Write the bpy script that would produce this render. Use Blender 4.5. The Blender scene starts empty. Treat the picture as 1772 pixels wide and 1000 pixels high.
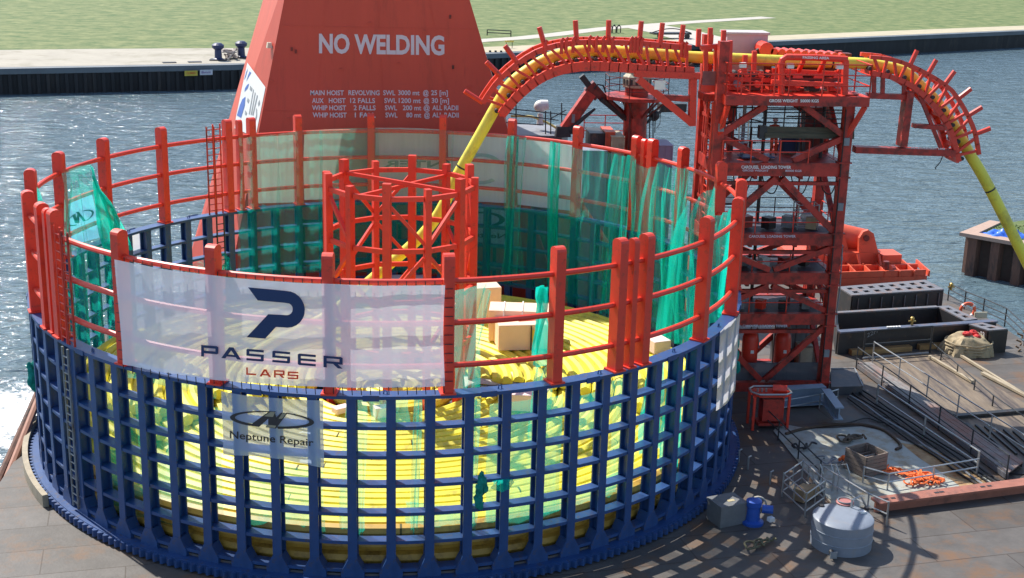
import bpy, bmesh, math, random
from mathutils import Vector, Matrix
from mathutils.geometry import tessellate_polygon
random.seed(7)
S = bpy.context.scene
COL = S.collection
RAD = math.radians

# ------------------------------------------------------------------ camera
PX_F, CX, CY = 2308.127, 886.0, 500.0            # focal length and centre in pixels of the 1772 px wide photograph
CAMLOC = Vector((0.0, -56.41451, 22.63366))
YAW, PIT, ROL = 0.0929226, 0.2806841, 0.0254978
_fw = Vector((math.sin(YAW)*math.cos(PIT), math.cos(YAW)*math.cos(PIT), -math.sin(PIT)))
_r = _fw.cross(Vector((0, 0, 1))).normalized()
_u = _r.cross(_fw)
_R = _r*math.cos(ROL) + _u*math.sin(ROL)
_U = -_r*math.sin(ROL) + _u*math.cos(ROL)
cam = bpy.data.cameras.new('camera')
camo = bpy.data.objects.new('camera', cam)
COL.objects.link(camo)
m = Matrix(((_R.x, _U.x, -_fw.x), (_R.y, _U.y, -_fw.y), (_R.z, _U.z, -_fw.z))).to_4x4()
m.translation = CAMLOC
camo.matrix_world = m
cam.sensor_width = 36.0
cam.lens = PX_F/1772*36
cam.clip_start = 0.5
cam.clip_end = 6000
S.camera = camo

# ------------------------------------------------------------------ light
SUN = Vector((-0.55, 0.68, 1.04)).normalized()    # towards the sun: behind the scene on the left
EL = math.asin(SUN.z)
w = bpy.data.worlds.new('World'); S.world = w; w.use_nodes = True
nt = w.node_tree
bg = nt.nodes['Background']
sky = nt.nodes.new('ShaderNodeTexSky')
sky.sky_type = 'NISHITA'; sky.sun_disc = False
sky.sun_elevation = EL
sky.sun_rotation = math.atan2(SUN.x, SUN.y)
sky.air_density = 1.0; sky.dust_density = 1.0; sky.ozone_density = 1.2
nt.links.new(sky.outputs[0], bg.inputs[0])
bg.inputs[1].default_value = 0.14
sl = bpy.data.lights.new('sun', 'SUN'); sl.energy = 5.0; sl.angle = RAD(0.5); sl.color = (1.0, 0.95, 0.87)
so = bpy.data.objects.new('sun', sl); COL.objects.link(so)
so.rotation_euler = SUN.to_track_quat('Z', 'Y').to_euler()
so.location = (0, 0, 80)
S.view_settings.view_transform = 'Standard'
S.view_settings.look = 'None'
S.view_settings.exposure = 0.5
S.view_settings.gamma = 1.0
S.view_settings.use_curve_mapping = False
S.render.engine = 'CYCLES'
S.cycles.max_bounces = 8
S.cycles.transparent_max_bounces = 40
S.cycles.sample_clamp_indirect = 6.0
S.cycles.caustics_reflective = False
S.cycles.caustics_refractive = False
S.cycles.use_denoising = True

# ------------------------------------------------------------------ pixel -> point on a real surface
def ray(px, py):
    return _fw + _R*((px-CX)/PX_F) - _U*((py-CY)/PX_F)
def PZ(px, py, z):
    d = ray(px, py); return CAMLOC + d*((z-CAMLOC.z)/d.z)
def PY(px, py, Y):
    d = ray(px, py); return CAMLOC + d*((Y-CAMLOC.y)/d.y)
def PC(px, py, R, far=False):
    d = ray(px, py)
    a = d.x*d.x+d.y*d.y; b = 2*(CAMLOC.x*d.x+CAMLOC.y*d.y); c = CAMLOC.x**2+CAMLOC.y**2-R*R
    q = max(0.0, b*b-4*a*c)
    t = (-b+(math.sqrt(q) if far else -math.sqrt(q)))/2/a
    return CAMLOC + d*t
def PP(px, py, P0, N):
    d = ray(px, py); return CAMLOC + d*((P0-CAMLOC).dot(N)/d.dot(N))
def pol(R, a, z): return Vector((R*math.cos(a), R*math.sin(a), z))

# ------------------------------------------------------------------ materials
MATS = {}
def mat(name, col, rough=0.5, metal=0.0, var=0.12, scale=3.0, dirt=None, dirt_amt=0.0, dirt_scale=1.5, bump=0.0, bscale=20, spec=0.5, stretch=(1, 1, 1)):
    if name in MATS: return MATS[name]
    M = bpy.data.materials.new(name); M.use_nodes = True
    N = M.node_tree.nodes; L = M.node_tree.links
    b = N['Principled BSDF']
    b.inputs['Roughness'].default_value = rough
    b.inputs['Metallic'].default_value = metal
    b.inputs['Specular IOR Level'].default_value = spec
    tc = N.new('ShaderNodeTexCoord')
    mp = N.new('ShaderNodeMapping'); mp.inputs['Scale'].default_value = stretch
    L.new(tc.outputs['Object'], mp.inputs[0])
    n1 = N.new('ShaderNodeTexNoise'); n1.inputs['Scale'].default_value = scale; n1.inputs['Detail'].default_value = 6; n1.inputs['Roughness'].default_value = .65
    L.new(mp.outputs[0], n1.inputs['Vector'])
    r1 = N.new('ShaderNodeValToRGB')
    r1.color_ramp.elements[0].position = .3; r1.color_ramp.elements[1].position = .7
    r1.color_ramp.elements[0].color = (*[c*(1-var) for c in col], 1)
    r1.color_ramp.elements[1].color = (*[min(1, c*(1+var)) for c in col], 1)
    L.new(n1.outputs['Fac'], r1.inputs[0])
    out = r1.outputs[0]
    if dirt is not None:
        n2 = N.new('ShaderNodeTexNoise'); n2.inputs['Scale'].default_value = dirt_scale; n2.inputs['Detail'].default_value = 9; n2.inputs['Roughness'].default_value = .7
        L.new(mp.outputs[0], n2.inputs['Vector'])
        r2 = N.new('ShaderNodeValToRGB')
        r2.color_ramp.elements[0].position = max(0, .62-dirt_amt*.35); r2.color_ramp.elements[1].position = max(.05, .78-dirt_amt*.35)
        L.new(n2.outputs['Fac'], r2.inputs[0])
        mx = N.new('ShaderNodeMix'); mx.data_type = 'RGBA'
        L.new(r2.outputs[0], mx.inputs[0]); L.new(out, mx.inputs[6]); mx.inputs[7].default_value = (*dirt, 1)
        out = mx.outputs[2]
    L.new(out, b.inputs['Base Color'])
    if bump > 0:
        n3 = N.new('ShaderNodeTexNoise'); n3.inputs['Scale'].default_value = bscale; n3.inputs['Detail'].default_value = 4
        L.new(mp.outputs[0], n3.inputs['Vector'])
        bp = N.new('ShaderNodeBump'); bp.inputs['Strength'].default_value = bump; bp.inputs['Distance'].default_value = .05
        L.new(n3.outputs['Fac'], bp.inputs['Height']); L.new(bp.outputs[0], b.inputs['Normal'])
    MATS[name] = M
    return M

def sheet_mat(name, col, clear, trans=.5, streak=.15, scale=(6, 6, .6), lo=None):
    """thin woven sheet: part of the light goes straight through the weave, part glows through the threads"""
    M = bpy.data.materials.new(name); M.use_nodes = True
    N = M.node_tree.nodes; L = M.node_tree.links
    N.remove(N['Principled BSDF'])
    o = N['Material Output']
    d = N.new('ShaderNodeBsdfDiffuse'); d.inputs[0].default_value = (*col, 1)
    t = N.new('ShaderNodeBsdfTranslucent'); t.inputs[0].default_value = (*col, 1)
    m1 = N.new('ShaderNodeMixShader'); m1.inputs[0].default_value = trans
    L.new(d.outputs[0], m1.inputs[1]); L.new(t.outputs[0], m1.inputs[2])
    tr = N.new('ShaderNodeBsdfTransparent')
    m2 = N.new('ShaderNodeMixShader')
    tc = N.new('ShaderNodeTexCoord'); mp = N.new('ShaderNodeMapping'); mp.inputs['Scale'].default_value = scale
    L.new(tc.outputs['Object'], mp.inputs[0])
    n = N.new('ShaderNodeTexNoise'); n.inputs['Scale'].default_value = 1.0; n.inputs['Detail'].default_value = 5
    L.new(mp.outputs[0], n.inputs['Vector'])
    r = N.new('ShaderNodeMapRange')
    r.inputs['From Min'].default_value = .3; r.inputs['From Max'].default_value = .7
    r.inputs['To Min'].default_value = 1-clear-streak; r.inputs['To Max'].default_value = 1-clear+streak
    L.new(n.outputs['Fac'], r.inputs[0])
    L.new(r.outputs[0], m2.inputs[0]); L.new(tr.outputs[0], m2.inputs[1]); L.new(m1.outputs[0], m2.inputs[2])
    L.new(m2.outputs[0], o.inputs[0])
    MATS[name] = M
    return M

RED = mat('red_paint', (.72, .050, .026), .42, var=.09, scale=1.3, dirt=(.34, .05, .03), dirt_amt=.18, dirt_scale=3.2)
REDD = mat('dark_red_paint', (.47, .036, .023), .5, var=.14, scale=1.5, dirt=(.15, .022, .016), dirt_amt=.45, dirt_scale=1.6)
MAROON = mat('maroon_paint', (.20, .026, .02), .5, var=.15, scale=2, dirt=(.07, .018, .015), dirt_amt=.5)
CORAL = mat('coral_paint', (.66, .105, .05), .5, var=.10, scale=1.2, dirt=(.36, .06, .03), dirt_amt=.3, dirt_scale=.9)
CRANE = mat('crane_red_paint', (.54, .067, .042), .5, var=.06, scale=.8, dirt=(.42, .055, .036), dirt_amt=.2, dirt_scale=1.3, stretch=(1, 1, .16))
BLUE = mat('blue_paint', (.020, .066, .20), .42, var=.2, scale=2.0, dirt=(.075, .06, .06), dirt_amt=.22, dirt_scale=4.0)
BLUEB = mat('bright_blue_paint', (.02, .09, .42), .4, var=.1)
YEL = mat('yellow_pipe_coating', (.79, .71, .075), .5, var=.08, scale=.9, dirt=(.50, .42, .07), dirt_amt=.30, dirt_scale=.8)
GREY = mat('grey_steel', (.22, .24, .26), .45, var=.15, scale=3, dirt=(.12, .09, .07), dirt_amt=.3)
GALV = mat('galvanised_tube', (.42, .43, .43), .38, metal=.6, var=.12, scale=8)
SCAF = mat('dark_scaffold_tube', (.045, .05, .055), .5, metal=.3, var=.2, scale=6)
BLACK = mat('black_paint', (.022, .023, .026), .5, var=.25, scale=1.5, dirt=(.10, .055, .035), dirt_amt=.18, dirt_scale=1.8)
PLATE = mat('worn_plate', (.15, .15, .165), .5, var=.2, scale=3, dirt=(.22, .12, .075), dirt_amt=.35, dirt_scale=1.5)
RUBBER = mat('black_hose', (.016, .016, .018), .55)
WHITE = mat('white_paint', (.78, .78, .76), .5, var=.04)
OFFW = mat('lettering_white', (.62, .58, .66), .6, var=.03)
WOODG = mat('weathered_wood', (.19, .15, .125), .8, var=.3, scale=4, stretch=(1, 1, 6), bump=.2)
ORR = mat('orange_rope', (.85, .16, .03), .7, var=.2, scale=9)
TAN = mat('tan_cloth', (.36, .29, .18), .9, var=.2, scale=5, bump=.4, bscale=6)
REDCLOTH = mat('red_cloth', (.62, .05, .05), .9, var=.2, scale=5)
FOAMB = mat('foam_block', (.88, .60, .45), .85, var=.04, scale=2)
PINK = mat('pink_foam', (.82, .60, .58), .8, var=.06, scale=2)
CONC = mat('concrete', (.34, .32, .28), .85, var=.12, scale=.4, dirt=(.2, .18, .15), dirt_amt=.3, dirt_scale=.3)
CAPST = mat('grey_capping', (.12, .14, .16), .7, var=.15, scale=.3)
DKPILE = mat('dark_sheet_pile', (.016, .017, .02), .7, var=.4, scale=.6, dirt=(.05, .04, .035), dirt_amt=.2, dirt_scale=.4, stretch=(1, 1, .3))
RUSTP = mat('rusty_sheet_pile', (.15, .075, .052), .8, var=.25, scale=1.2, dirt=(.05, .034, .03), dirt_amt=.4, dirt_scale=.9, stretch=(1, 1, .3))
NAVY = mat('print_navy', (.010, .035, .12), .6, var=.02)
PRED = mat('print_red', (.92, .08, .03), .6, var=.02)
PGREY = mat('print_dark_grey', (.035, .035, .04), .6, var=.02)
PGOLD = mat('print_silver', (.30, .28, .20), .5, var=.05)
NET = sheet_mat('teal_debris_net', (.015, .72, .58), .66, .6, .05, (5, 5, .4))
NETD = sheet_mat('dense_teal_net', (.01, .72, .58), .34, .6, .07, (5, 5, .5))
NETF = sheet_mat('front_teal_net', (.03, .66, .48), .66, .6, .06, (5, 5, .4))
NETK = sheet_mat('shade_tinted_net', (.0, .27, .27), .48, .5, .06, (4, 4, .5))  # crane shadow on the low far wall put into a darker teal
NETL = sheet_mat('sheer_teal_net', (.01, .62, .50), .80, .6, .04, (5, 5, .4))
BANG = sheet_mat('grey_green_sheet', (.42, .50, .42), .30, .4, .04, (.5, .5, .5))
BAN = sheet_mat('white_banner_mesh', (.88, .92, .99), .20, .20, .03, (.8, .8, .4))
BANB = sheet_mat('pale_blue_banner_mesh', (.60, .76, 1.0), .20, .55, .03, (.8, .8, .4))
BANW = sheet_mat('pale_grey_banner_mesh', (.88, .92, .86), .12, .6, .03, (.5, .5, .5))
BANW2 = sheet_mat('opaque_white_sheet', (.74, .74, .76), .10, .5, .04, (.5, .5, .5))

# ------------------------------------------------------------------ mesh builder
class MB:
    def __init__(self): self.v = []; self.f = []
    def quad(self, a, b, c, d):
        n = len(self.v); self.v += [Vector(a), Vector(b), Vector(c), Vector(d)]; self.f.append((n, n+1, n+2, n+3)); return self
    def poly(self, pts):
        n = len(self.v); self.v += [Vector(p) for p in pts]; self.f.append(tuple(range(n, n+len(pts)))); return self
    def box(self, c, s, rz=0.0, top=1.0):
        c = Vector(c); n = len(self.v); cs, sn = math.cos(rz), math.sin(rz)
        for k, (x, y, z) in enumerate(((-1, -1, -1), (1, -1, -1), (1, 1, -1), (-1, 1, -1), (-1, -1, 1), (1, -1, 1), (1, 1, 1), (-1, 1, 1))):
            t = top if z > 0 else 1
            X, Y = x*s[0]/2*t, y*s[1]/2*t
            self.v.append(c+Vector((X*cs-Y*sn, X*sn+Y*cs, z*s[2]/2)))
        for q in ((0, 3, 2, 1), (4, 5, 6, 7), (0, 1, 5, 4), (1, 2, 6, 5), (2, 3, 7, 6), (3, 0, 4, 7)): self.f.append(tuple(n+i for i in q))
        return self
    def prism(self, pts, z0, z1):
        n = len(self.v); k = len(pts)
        for p in pts: self.v.append(Vector((p[0], p[1], z0)))
        for p in pts: self.v.append(Vector((p[0], p[1], z1)))
        self.f.append(tuple(n+i for i in reversed(range(k)))); self.f.append(tuple(n+k+i for i in range(k)))
        for i in range(k): self.f.append((n+i, n+(i+1) % k, n+k+(i+1) % k, n+k+i))
        return self
    def beam(self, p, q, wd, ht, up=(0, 0, 1)):
        p = Vector(p); q = Vector(q); d = (q-p).normalized(); up = Vector(up)
        if abs(d.dot(up)) > .98: up = Vector((0, 1, 0))
        s = d.cross(up).normalized(); u = s.cross(d)
        n = len(self.v)
        for e in (p, q):
            for a, b in ((-1, -1), (1, -1), (1, 1), (-1, 1)): self.v.append(e+s*(a*wd/2)+u*(b*ht/2))
        for t in ((3, 2, 1, 0), (4, 5, 6, 7), (0, 1, 5, 4), (1, 2, 6, 5), (2, 3, 7, 6), (3, 0, 4, 7)): self.f.append(tuple(n+i for i in t))
        return self
    def ibeam(self, p, q, wd, ht, t=.05):
        p = Vector(p); q = Vector(q); d = (q-p).normalized(); s = d.cross(Vector((0, 0, 1))).normalized(); u = s.cross(d)
        for o, a, b in ((u*(ht/2-t/2), wd, t), (-u*(ht/2-t/2), wd, t), (Vector(), t, ht-2*t-.002)): self.beam(p+o, q+o, a, b)
        return self
    def tube(self, pts, r, n=8, caps=True):
        pts = [Vector(p) for p in pts]; base = len(self.v); k = len(pts)
        last = None
        for i, p in enumerate(pts):
            d = (pts[min(i+1, k-1)]-pts[max(i-1, 0)]).normalized()
            if last is None:
                a = Vector((0, 0, 1)) if abs(d.z) < .9 else Vector((1, 0, 0))
                s = d.cross(a).normalized()
            else:
                s = (last - d*last.dot(d)).normalized()
            last = s; u = d.cross(s)
            rr = r[i] if isinstance(r, (list, tuple)) else r
            for j in range(n):
                t = 2*math.pi*j/n; self.v.append(p+s*(rr*math.cos(t))+u*(rr*math.sin(t)))
        for i in range(k-1):
            for j in range(n):
                a = base+i*n+j; b = base+i*n+(j+1) % n
                self.f.append((a, b, b+n, a+n))
        if caps:
            self.f.append(tuple(base+j for j in reversed(range(n)))); self.f.append(tuple(base+(k-1)*n+j for j in range(n)))
        return self
    def lathe(self, c, prof, n=24):
        c = Vector(c); base = len(self.v)
        for r, z in prof:
            for j in range(n):
                t = 2*math.pi*j/n; self.v.append(c+Vector((r*math.cos(t), r*math.sin(t), z)))
        for i in range(len(prof)-1):
            for j in range(n):
                a = base+i*n+j; b = base+i*n+(j+1) % n; self.f.append((a, b, b+n, a+n))
        self.f.append(tuple(base+j for j in reversed(range(n)))); self.f.append(tuple(base+(len(prof)-1)*n+j for j in range(n)))
        return self
    def ring(self, R0, R1, z0, z1, a0=0.0, a1=2*math.pi, n=144):
        full = abs(a1-a0-2*math.pi) < 1e-6; k = n if full else n+1; base = len(self.v)
        for i in range(k):
            a = a0+(a1-a0)*i/n
            for R, z in ((R0, z0), (R1, z0), (R1, z1), (R0, z1)): self.v.append(pol(R, a, z))
        for i in range(n):
            p = base+4*i; q = base+4*((i+1) % k)
            for j in range(4): self.f.append((p+j, q+j, q+(j+1) % 4, p+(j+1) % 4))
        if not full: self.f.append((base+3, base+2, base+1, base)); self.f.append(tuple(base+4*n+j for j in range(4)))
        return self
    def sphere(self, c, r, nu=12, nv=8, sq=(1, 1, 1), jit=0.0):
        c = Vector(c); base = len(self.v)
        for i in range(nv+1):
            ph = math.pi*i/nv
            for j in range(nu):
                t = 2*math.pi*j/nu; k = r*(1+jit*random.uniform(-1, 1))
                self.v.append(c+Vector((sq[0]*k*math.sin(ph)*math.cos(t), sq[1]*k*math.sin(ph)*math.sin(t), sq[2]*k*math.cos(ph))))
        for i in range(nv):
            for j in range(nu):
                a = base+i*nu+j; b = base+i*nu+(j+1) % nu; self.f.append((a, a+nu, b+nu, b))
        return self
    def grid(self, fn, nu, nv):
        base = len(self.v)
        for j in range(nv+1):
            for i in range(nu+1): self.v.append(Vector(fn(i/nu, j/nv)))
        for j in range(nv):
            for i in range(nu):
                a = base+j*(nu+1)+i; self.f.append((a, a+1, a+nu+2, a+nu+1))
        return self
    def build(self, name, material, parent=None, smooth=False, origin=None):
        o = root_of(parent) if parent is not None else (origin if origin is not None else self.base())
        me = bpy.data.meshes.new(name)
        me.from_pydata([tuple(v-o) for v in self.v], [], self.f)
        me.materials.append(material); me.update()
        bm = bmesh.new(); bm.from_mesh(me); bmesh.ops.recalc_face_normals(bm, faces=bm.faces)
        if smooth:
            for fc in bm.faces: fc.smooth = True
        bm.to_mesh(me); bm.free()
        if smooth: me.set_sharp_from_angle(angle=RAD(40))
        ob = bpy.data.objects.new(name, me); COL.objects.link(ob)
        if parent is not None: ob.parent = parent
        else: ob.location = o
        ROOT[ob.name] = o
        return ob
    def base(self):
        xs = [v.x for v in self.v]; ys = [v.y for v in self.v]; zs = [v.z for v in self.v]
        return Vector(((min(xs)+max(xs))/2, (min(ys)+max(ys))/2, min(zs)))
ROOT = {}
def root_of(p): return ROOT[p.name]
def tag(o, label, cat, group=None):
    o['label'] = label; o['category'] = cat
    if group: o['group'] = group
    return o
def struct(o): o['kind'] = 'structure'; return o
def thing(name, loc, label, cat, group=None):
    o = bpy.data.objects.new(name, None); COL.objects.link(o); o.location = loc; o.empty_display_size = .3
    ROOT[o.name] = Vector(loc)
    return tag(o, label, cat, group)
def text_mesh(body, bold=0.0):
    cu = bpy.data.curves.new('lettering', 'FONT'); cu.body = body; cu.size = 1.0; cu.offset = bold; cu.resolution_u = 3
    t = bpy.data.objects.new('lettering', cu); COL.objects.link(t)
    dg = bpy.context.evaluated_depsgraph_get(); dg.update()
    me = bpy.data.meshes.new_from_object(t.evaluated_get(dg))
    vs = [v.co.copy() for v in me.vertices]; fs = [tuple(p.vertices) for p in me.polygons]
    bpy.data.objects.remove(t); bpy.data.curves.remove(cu); bpy.data.meshes.remove(me)
    return vs, fs
def text_px(body, x0, y0, x1, y1, cap, mapper, name, material, parent, bold=0.02):
    """lettering whose baseline runs from (x0,y0) to (x1,y1) on the surface given by mapper"""
    vs, fs = text_mesh(body, bold)
    xa = min(v.x for v in vs); xb = max(v.x for v in vs); ch = .73
    M = MB()
    for v in vs:
        t = (v.x-xa)/(xb-xa)
        M.v.append(mapper(x0+(x1-x0)*t, y0+(y1-y0)*t-v.y/ch*cap))
    M.f = fs
    return M.build(name, material, parent)
def polys_px(polys, mapper, name, material, parent, step=10.0, d=None):
    """flat print drawn as polygons, cut into narrow strips so that it follows the curved sheet"""
    M = MB()
    for P in polys:
        bm = bmesh.new()
        vs = [bm.verts.new((x, y, 0)) for x, y in P]
        for tri in tessellate_polygon([[Vector((x, y, 0)) for x, y in P]]):
            bm.faces.new([vs[i] for i in tri])
        xs = [p[0] for p in P]; x = math.floor(min(xs)/step)*step+step
        while x < max(xs):
            bmesh.ops.bisect_plane(bm, geom=bm.verts[:]+bm.edges[:]+bm.faces[:], plane_co=(x, 0, 0), plane_no=(1, 0, 0)); x += step
        bm.verts.index_update(); n = len(M.v)
        for v in bm.verts: M.v.append(mapper(v.co.x, v.co.y))
        for fc in bm.faces: M.f.append(tuple(n+v.index for v in fc.verts))
        bm.free()
    return M.build(name, material, parent)

def railing(pts, label, h=1.1, n=2, r=.03, spacing=2.2, material=None, name='guard_railing', cat='railing', group=None, posts_at=None):
    pts = [Vector(p) for p in pts]
    t = thing(name, pts[0], label, cat, group)
    material = material or GALV
    for k in range(n):
        z = h*(k+1)/n
        MB().tube([p+Vector((0, 0, z)) for p in pts], r, 6).build('rail', material, t)
    for a, b in zip(pts[:-1], pts[1:]):
        L = (b-a).length; m_ = max(1, round(L/spacing))
        for i in range(m_+(1 if b is pts[-1] else 0)):
            p = a.lerp(b, i/m_)
            MB().tube([p, p+Vector((0, 0, h+.03))], r*1.15, 6).build('post', material, t)
    return t
def rail_part(pts, parent, h=1.1, n=2, r=.03, spacing=2.0, material=None):
    pts = [Vector(p) for p in pts]; M = MB()
    for k in range(n): M.tube([p+Vector((0, 0, h*(k+1)/n)) for p in pts], r, 6)
    for a, b in zip(pts[:-1], pts[1:]):
        L = (b-a).length; m_ = max(1, round(L/spacing))
        for i in range(m_+1): q = a.lerp(b, i/m_); M.tube([q, q+Vector((0, 0, h))], r*1.1, 6)
    return M.build('guard_rail', material or RED, parent)

# ================================================================== SETTING
WZ = -4.0
def water_material():
    M = bpy.data.materials.new('harbour_water'); M.use_nodes = True
    N = M.node_tree.nodes; L = M.node_tree.links; b = N['Principled BSDF']
    b.inputs['Base Color'].default_value = (.105, .160, .190, 1)
    b.inputs['Roughness'].default_value = .07; b.inputs['IOR'].default_value = 1.33
    tc = N.new('ShaderNodeTexCoord')
    hs = []
    for sc, st, rot in ((.24, (1, 2.6, 1), .25), (.85, (1, 2.2, 1), -.15), (.035, (1, 1.8, 1), .4)):
        mp = N.new('ShaderNodeMapping'); mp.inputs['Scale'].default_value = st; mp.inputs['Rotation'].default_value = (0, 0, rot)
        L.new(tc.outputs['Object'], mp.inputs[0])
        n = N.new('ShaderNodeTexNoise'); n.inputs['Scale'].default_value = sc; n.inputs['Detail'].default_value = 3; n.inputs['Roughness'].default_value = .5; n.inputs['Distortion'].default_value = .6
        L.new(mp.outputs[0], n.inputs['Vector']); hs.append(n)
    a = N.new('ShaderNodeMath'); a.operation = 'MULTIPLY_ADD'; a.inputs[1].default_value = .35
    L.new(hs[1].outputs['Fac'], a.inputs[0]); L.new(hs[0].outputs['Fac'], a.inputs[2])
    a2 = N.new('ShaderNodeMath'); a2.operation = 'MULTIPLY_ADD'; a2.inputs[1].default_value = 1.2
    L.new(hs[2].outputs['Fac'], a2.inputs[0]); L.new(a.outputs[0], a2.inputs[2])
    bp = N.new('ShaderNodeBump'); bp.inputs['Strength'].default_value = 1.0; bp.inputs['Distance'].default_value = .95
    L.new(a2.outputs[0], bp.inputs['Height']); L.new(bp.outputs[0], b.inputs['Normal'])
    return M
WATER = water_material()
wm = MB(); wm.quad((-2500, -400, WZ), (2500, -400, WZ), (2500, 2500, WZ), (-2500, 2500, WZ))
struct(wm.build('water', WATER, origin=Vector((0, 0, 0))))

# white churned water beside the hull
def foam_material():
    M = bpy.data.materials.new('foam'); M.use_nodes = True
    N = M.node_tree.nodes; L = M.node_tree.links; b = N['Principled BSDF']
    b.inputs['Base Color'].default_value = (.8, .84, .85, 1); b.inputs['Roughness'].default_value = .6
    tc = N.new('ShaderNodeTexCoord'); n = N.new('ShaderNodeTexNoise'); n.inputs['Scale'].default_value = 1.1; n.inputs['Detail'].default_value = 10; n.inputs['Roughness'].default_value = .75
    L.new(tc.outputs['Object'], n.inputs['Vector'])
    g = N.new('ShaderNodeVectorMath'); g.operation = 'LENGTH'
    mp = N.new('ShaderNodeMapping'); mp.inputs['Scale'].default_value = (1/6.5, 1/9.5, 1)
    L.new(tc.outputs['Object'], mp.inputs[0]); L.new(mp.outputs[0], g.inputs[0])
    s = N.new('ShaderNodeMath'); s.operation = 'MULTIPLY_ADD'; s.inputs[1].default_value = -.36; s.inputs[2].default_value = .12
    L.new(g.outputs['Value'], s.inputs[0])
    a = N.new('ShaderNodeMath'); a.operation = 'ADD'; L.new(s.outputs[0], a.inputs[0]); L.new(n.outputs['Fac'], a.inputs[1])
    r = N.new('ShaderNodeMapRange'); r.inputs['From Min'].default_value = .40; r.inputs['From Max'].default_value = .56
    L.new(a.outputs[0], r.inputs[0]); L.new(r.outputs[0], b.inputs['Alpha'])
    return M
fc_ = PZ(28, 722, WZ)
fm = MB(); fm.grid(lambda u, v: fc_+Vector(((u-.5)*16, (v-.5)*22, .02)), 4, 4)
fo = fm.build('foam', foam_material(), origin=fc_); fo['kind'] = 'stuff'; fo['label'] = 'white churned foam on the water beside the hull'; fo['category'] = 'foam'

# the ship deck: one plate on a dark hull
def deck_material():
    M = mat('deck_plate', (.105, .095, .086), .62, var=.25, scale=.9, dirt=(.17, .095, .05), dirt_amt=.35, dirt_scale=.55, bump=.15, bscale=8)
    N = M.node_tree.nodes; L = M.node_tree.links; b = N['Principled BSDF']
    src = b.inputs['Base Color'].links[0].from_socket
    tc = N.new('ShaderNodeTexCoord'); mp = N.new('ShaderNodeMapping'); mp.inputs['Rotation'].default_value = (0, 0, -.17)
    L.new(tc.outputs['Object'], mp.inputs[0])
    br = N.new('ShaderNodeTexBrick'); br.inputs['Scale'].default_value = .42; br.inputs['Mortar Size'].default_value = .012; br.inputs['Mortar Smooth'].default_value = .3
    br.inputs['Color1'].default_value = (1, 1, 1, 1); br.inputs['Color2'].default_value = (.72, .70, .68, 1); br.inputs['Mortar'].default_value = (.35, .25, .18, 1)
    br.inputs['Brick Width'].default_value = 2.4; br.inputs['Row Height'].default_value = .8
    L.new(mp.outputs[0], br.inputs['Vector'])
    mx = N.new('ShaderNodeMix'); mx.data_type = 'RGBA'; mx.blend_type = 'MULTIPLY'; mx.inputs[0].default_value = .8
    L.new(src, mx.inputs[6]); L.new(br.outputs[0], mx.inputs[7]); L.new(mx.outputs[2], b.inputs['Base Color'])
    return M
DECK = deck_material()
HULL = [(-15.6, -40), (36.5, -40), (34.9, 14), (34.2, 22), (33.2, 29.5), (-8.9, 29.0), (-10.2, 21.0), (-13.2, 16.8), (-15.6, 13.2)]
h = MB().prism(HULL, WZ-1, -.01); o = struct(h.build('ship_hull', mat('hull_paint', (.03, .032, .036), .55, var=.3, dirt=(.12, .05, .03), dirt_amt=.35, dirt_scale=.5), origin=Vector((0, 0, WZ-1))))
struct(MB().poly([(x, y, 0) for x, y in HULL]).build('deck', DECK, origin=Vector((0, 0, 0))))

def ground_sheet(name, pts, z, material, kind='structure'):
    o = MB().poly([(p[0], p[1], z) for p in pts]).build(name, material, origin=Vector((0, 0, z)))
    o['kind'] = kind; return o
# worn timber-brown area of the deck lit on the right
WOODDECK = mat('worn_brown_deck', (.185, .142, .10), .7, var=.3, scale=1.3, dirt=(.07, .055, .05), dirt_amt=.5, dirt_scale=.6, stretch=(3.2, .35, 1), bump=.1)
ground_sheet('deck_planking', [PZ(*q, 0) for q in ((1492, 622), (1610, 606), (1760, 690), (1900, 770), (1900, 900), (1745, 830))], .006, WOODDECK)
# pale painted hatch area
PALE = mat('pale_grey_deck_paint', (.36, .375, .335), .6, var=.13, scale=1.2, dirt=(.27, .20, .11), dirt_amt=.36, dirt_scale=.9, bump=.05)
pp = [(1338, 745), (1352, 733), (1400, 742), (1440, 741), (1490, 738), (1530, 746), (1560, 762), (1605, 772), (1660, 797), (1722, 838), (1700, 850), (1512, 880), (1440, 872), (1420, 848)]
ground_sheet('deck_hatch_plate', [PZ(*q, .05) for q in pp], .05, PALE)
MB().prism([(p.x, p.y) for p in [PZ(*q, .04) for q in pp]], -.005, .046).build('deck_hatch_edge', PLATE, origin=Vector((0, 0, 0)))['kind'] = 'structure'
RUST = mat('rust_stain', (.36, .24, .12), .8, var=.25, scale=2.5, dirt=(.24, .10, .03), dirt_amt=.45, dirt_scale=1.2)
rs = [(1558, 766), (1604, 773), (1658, 798), (1718, 838), (1699, 848), (1668, 846), (1630, 818), (1590, 792)]
ground_sheet('deck_stain', [PZ(*q, .056) for q in rs], .056, RUST)

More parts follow.
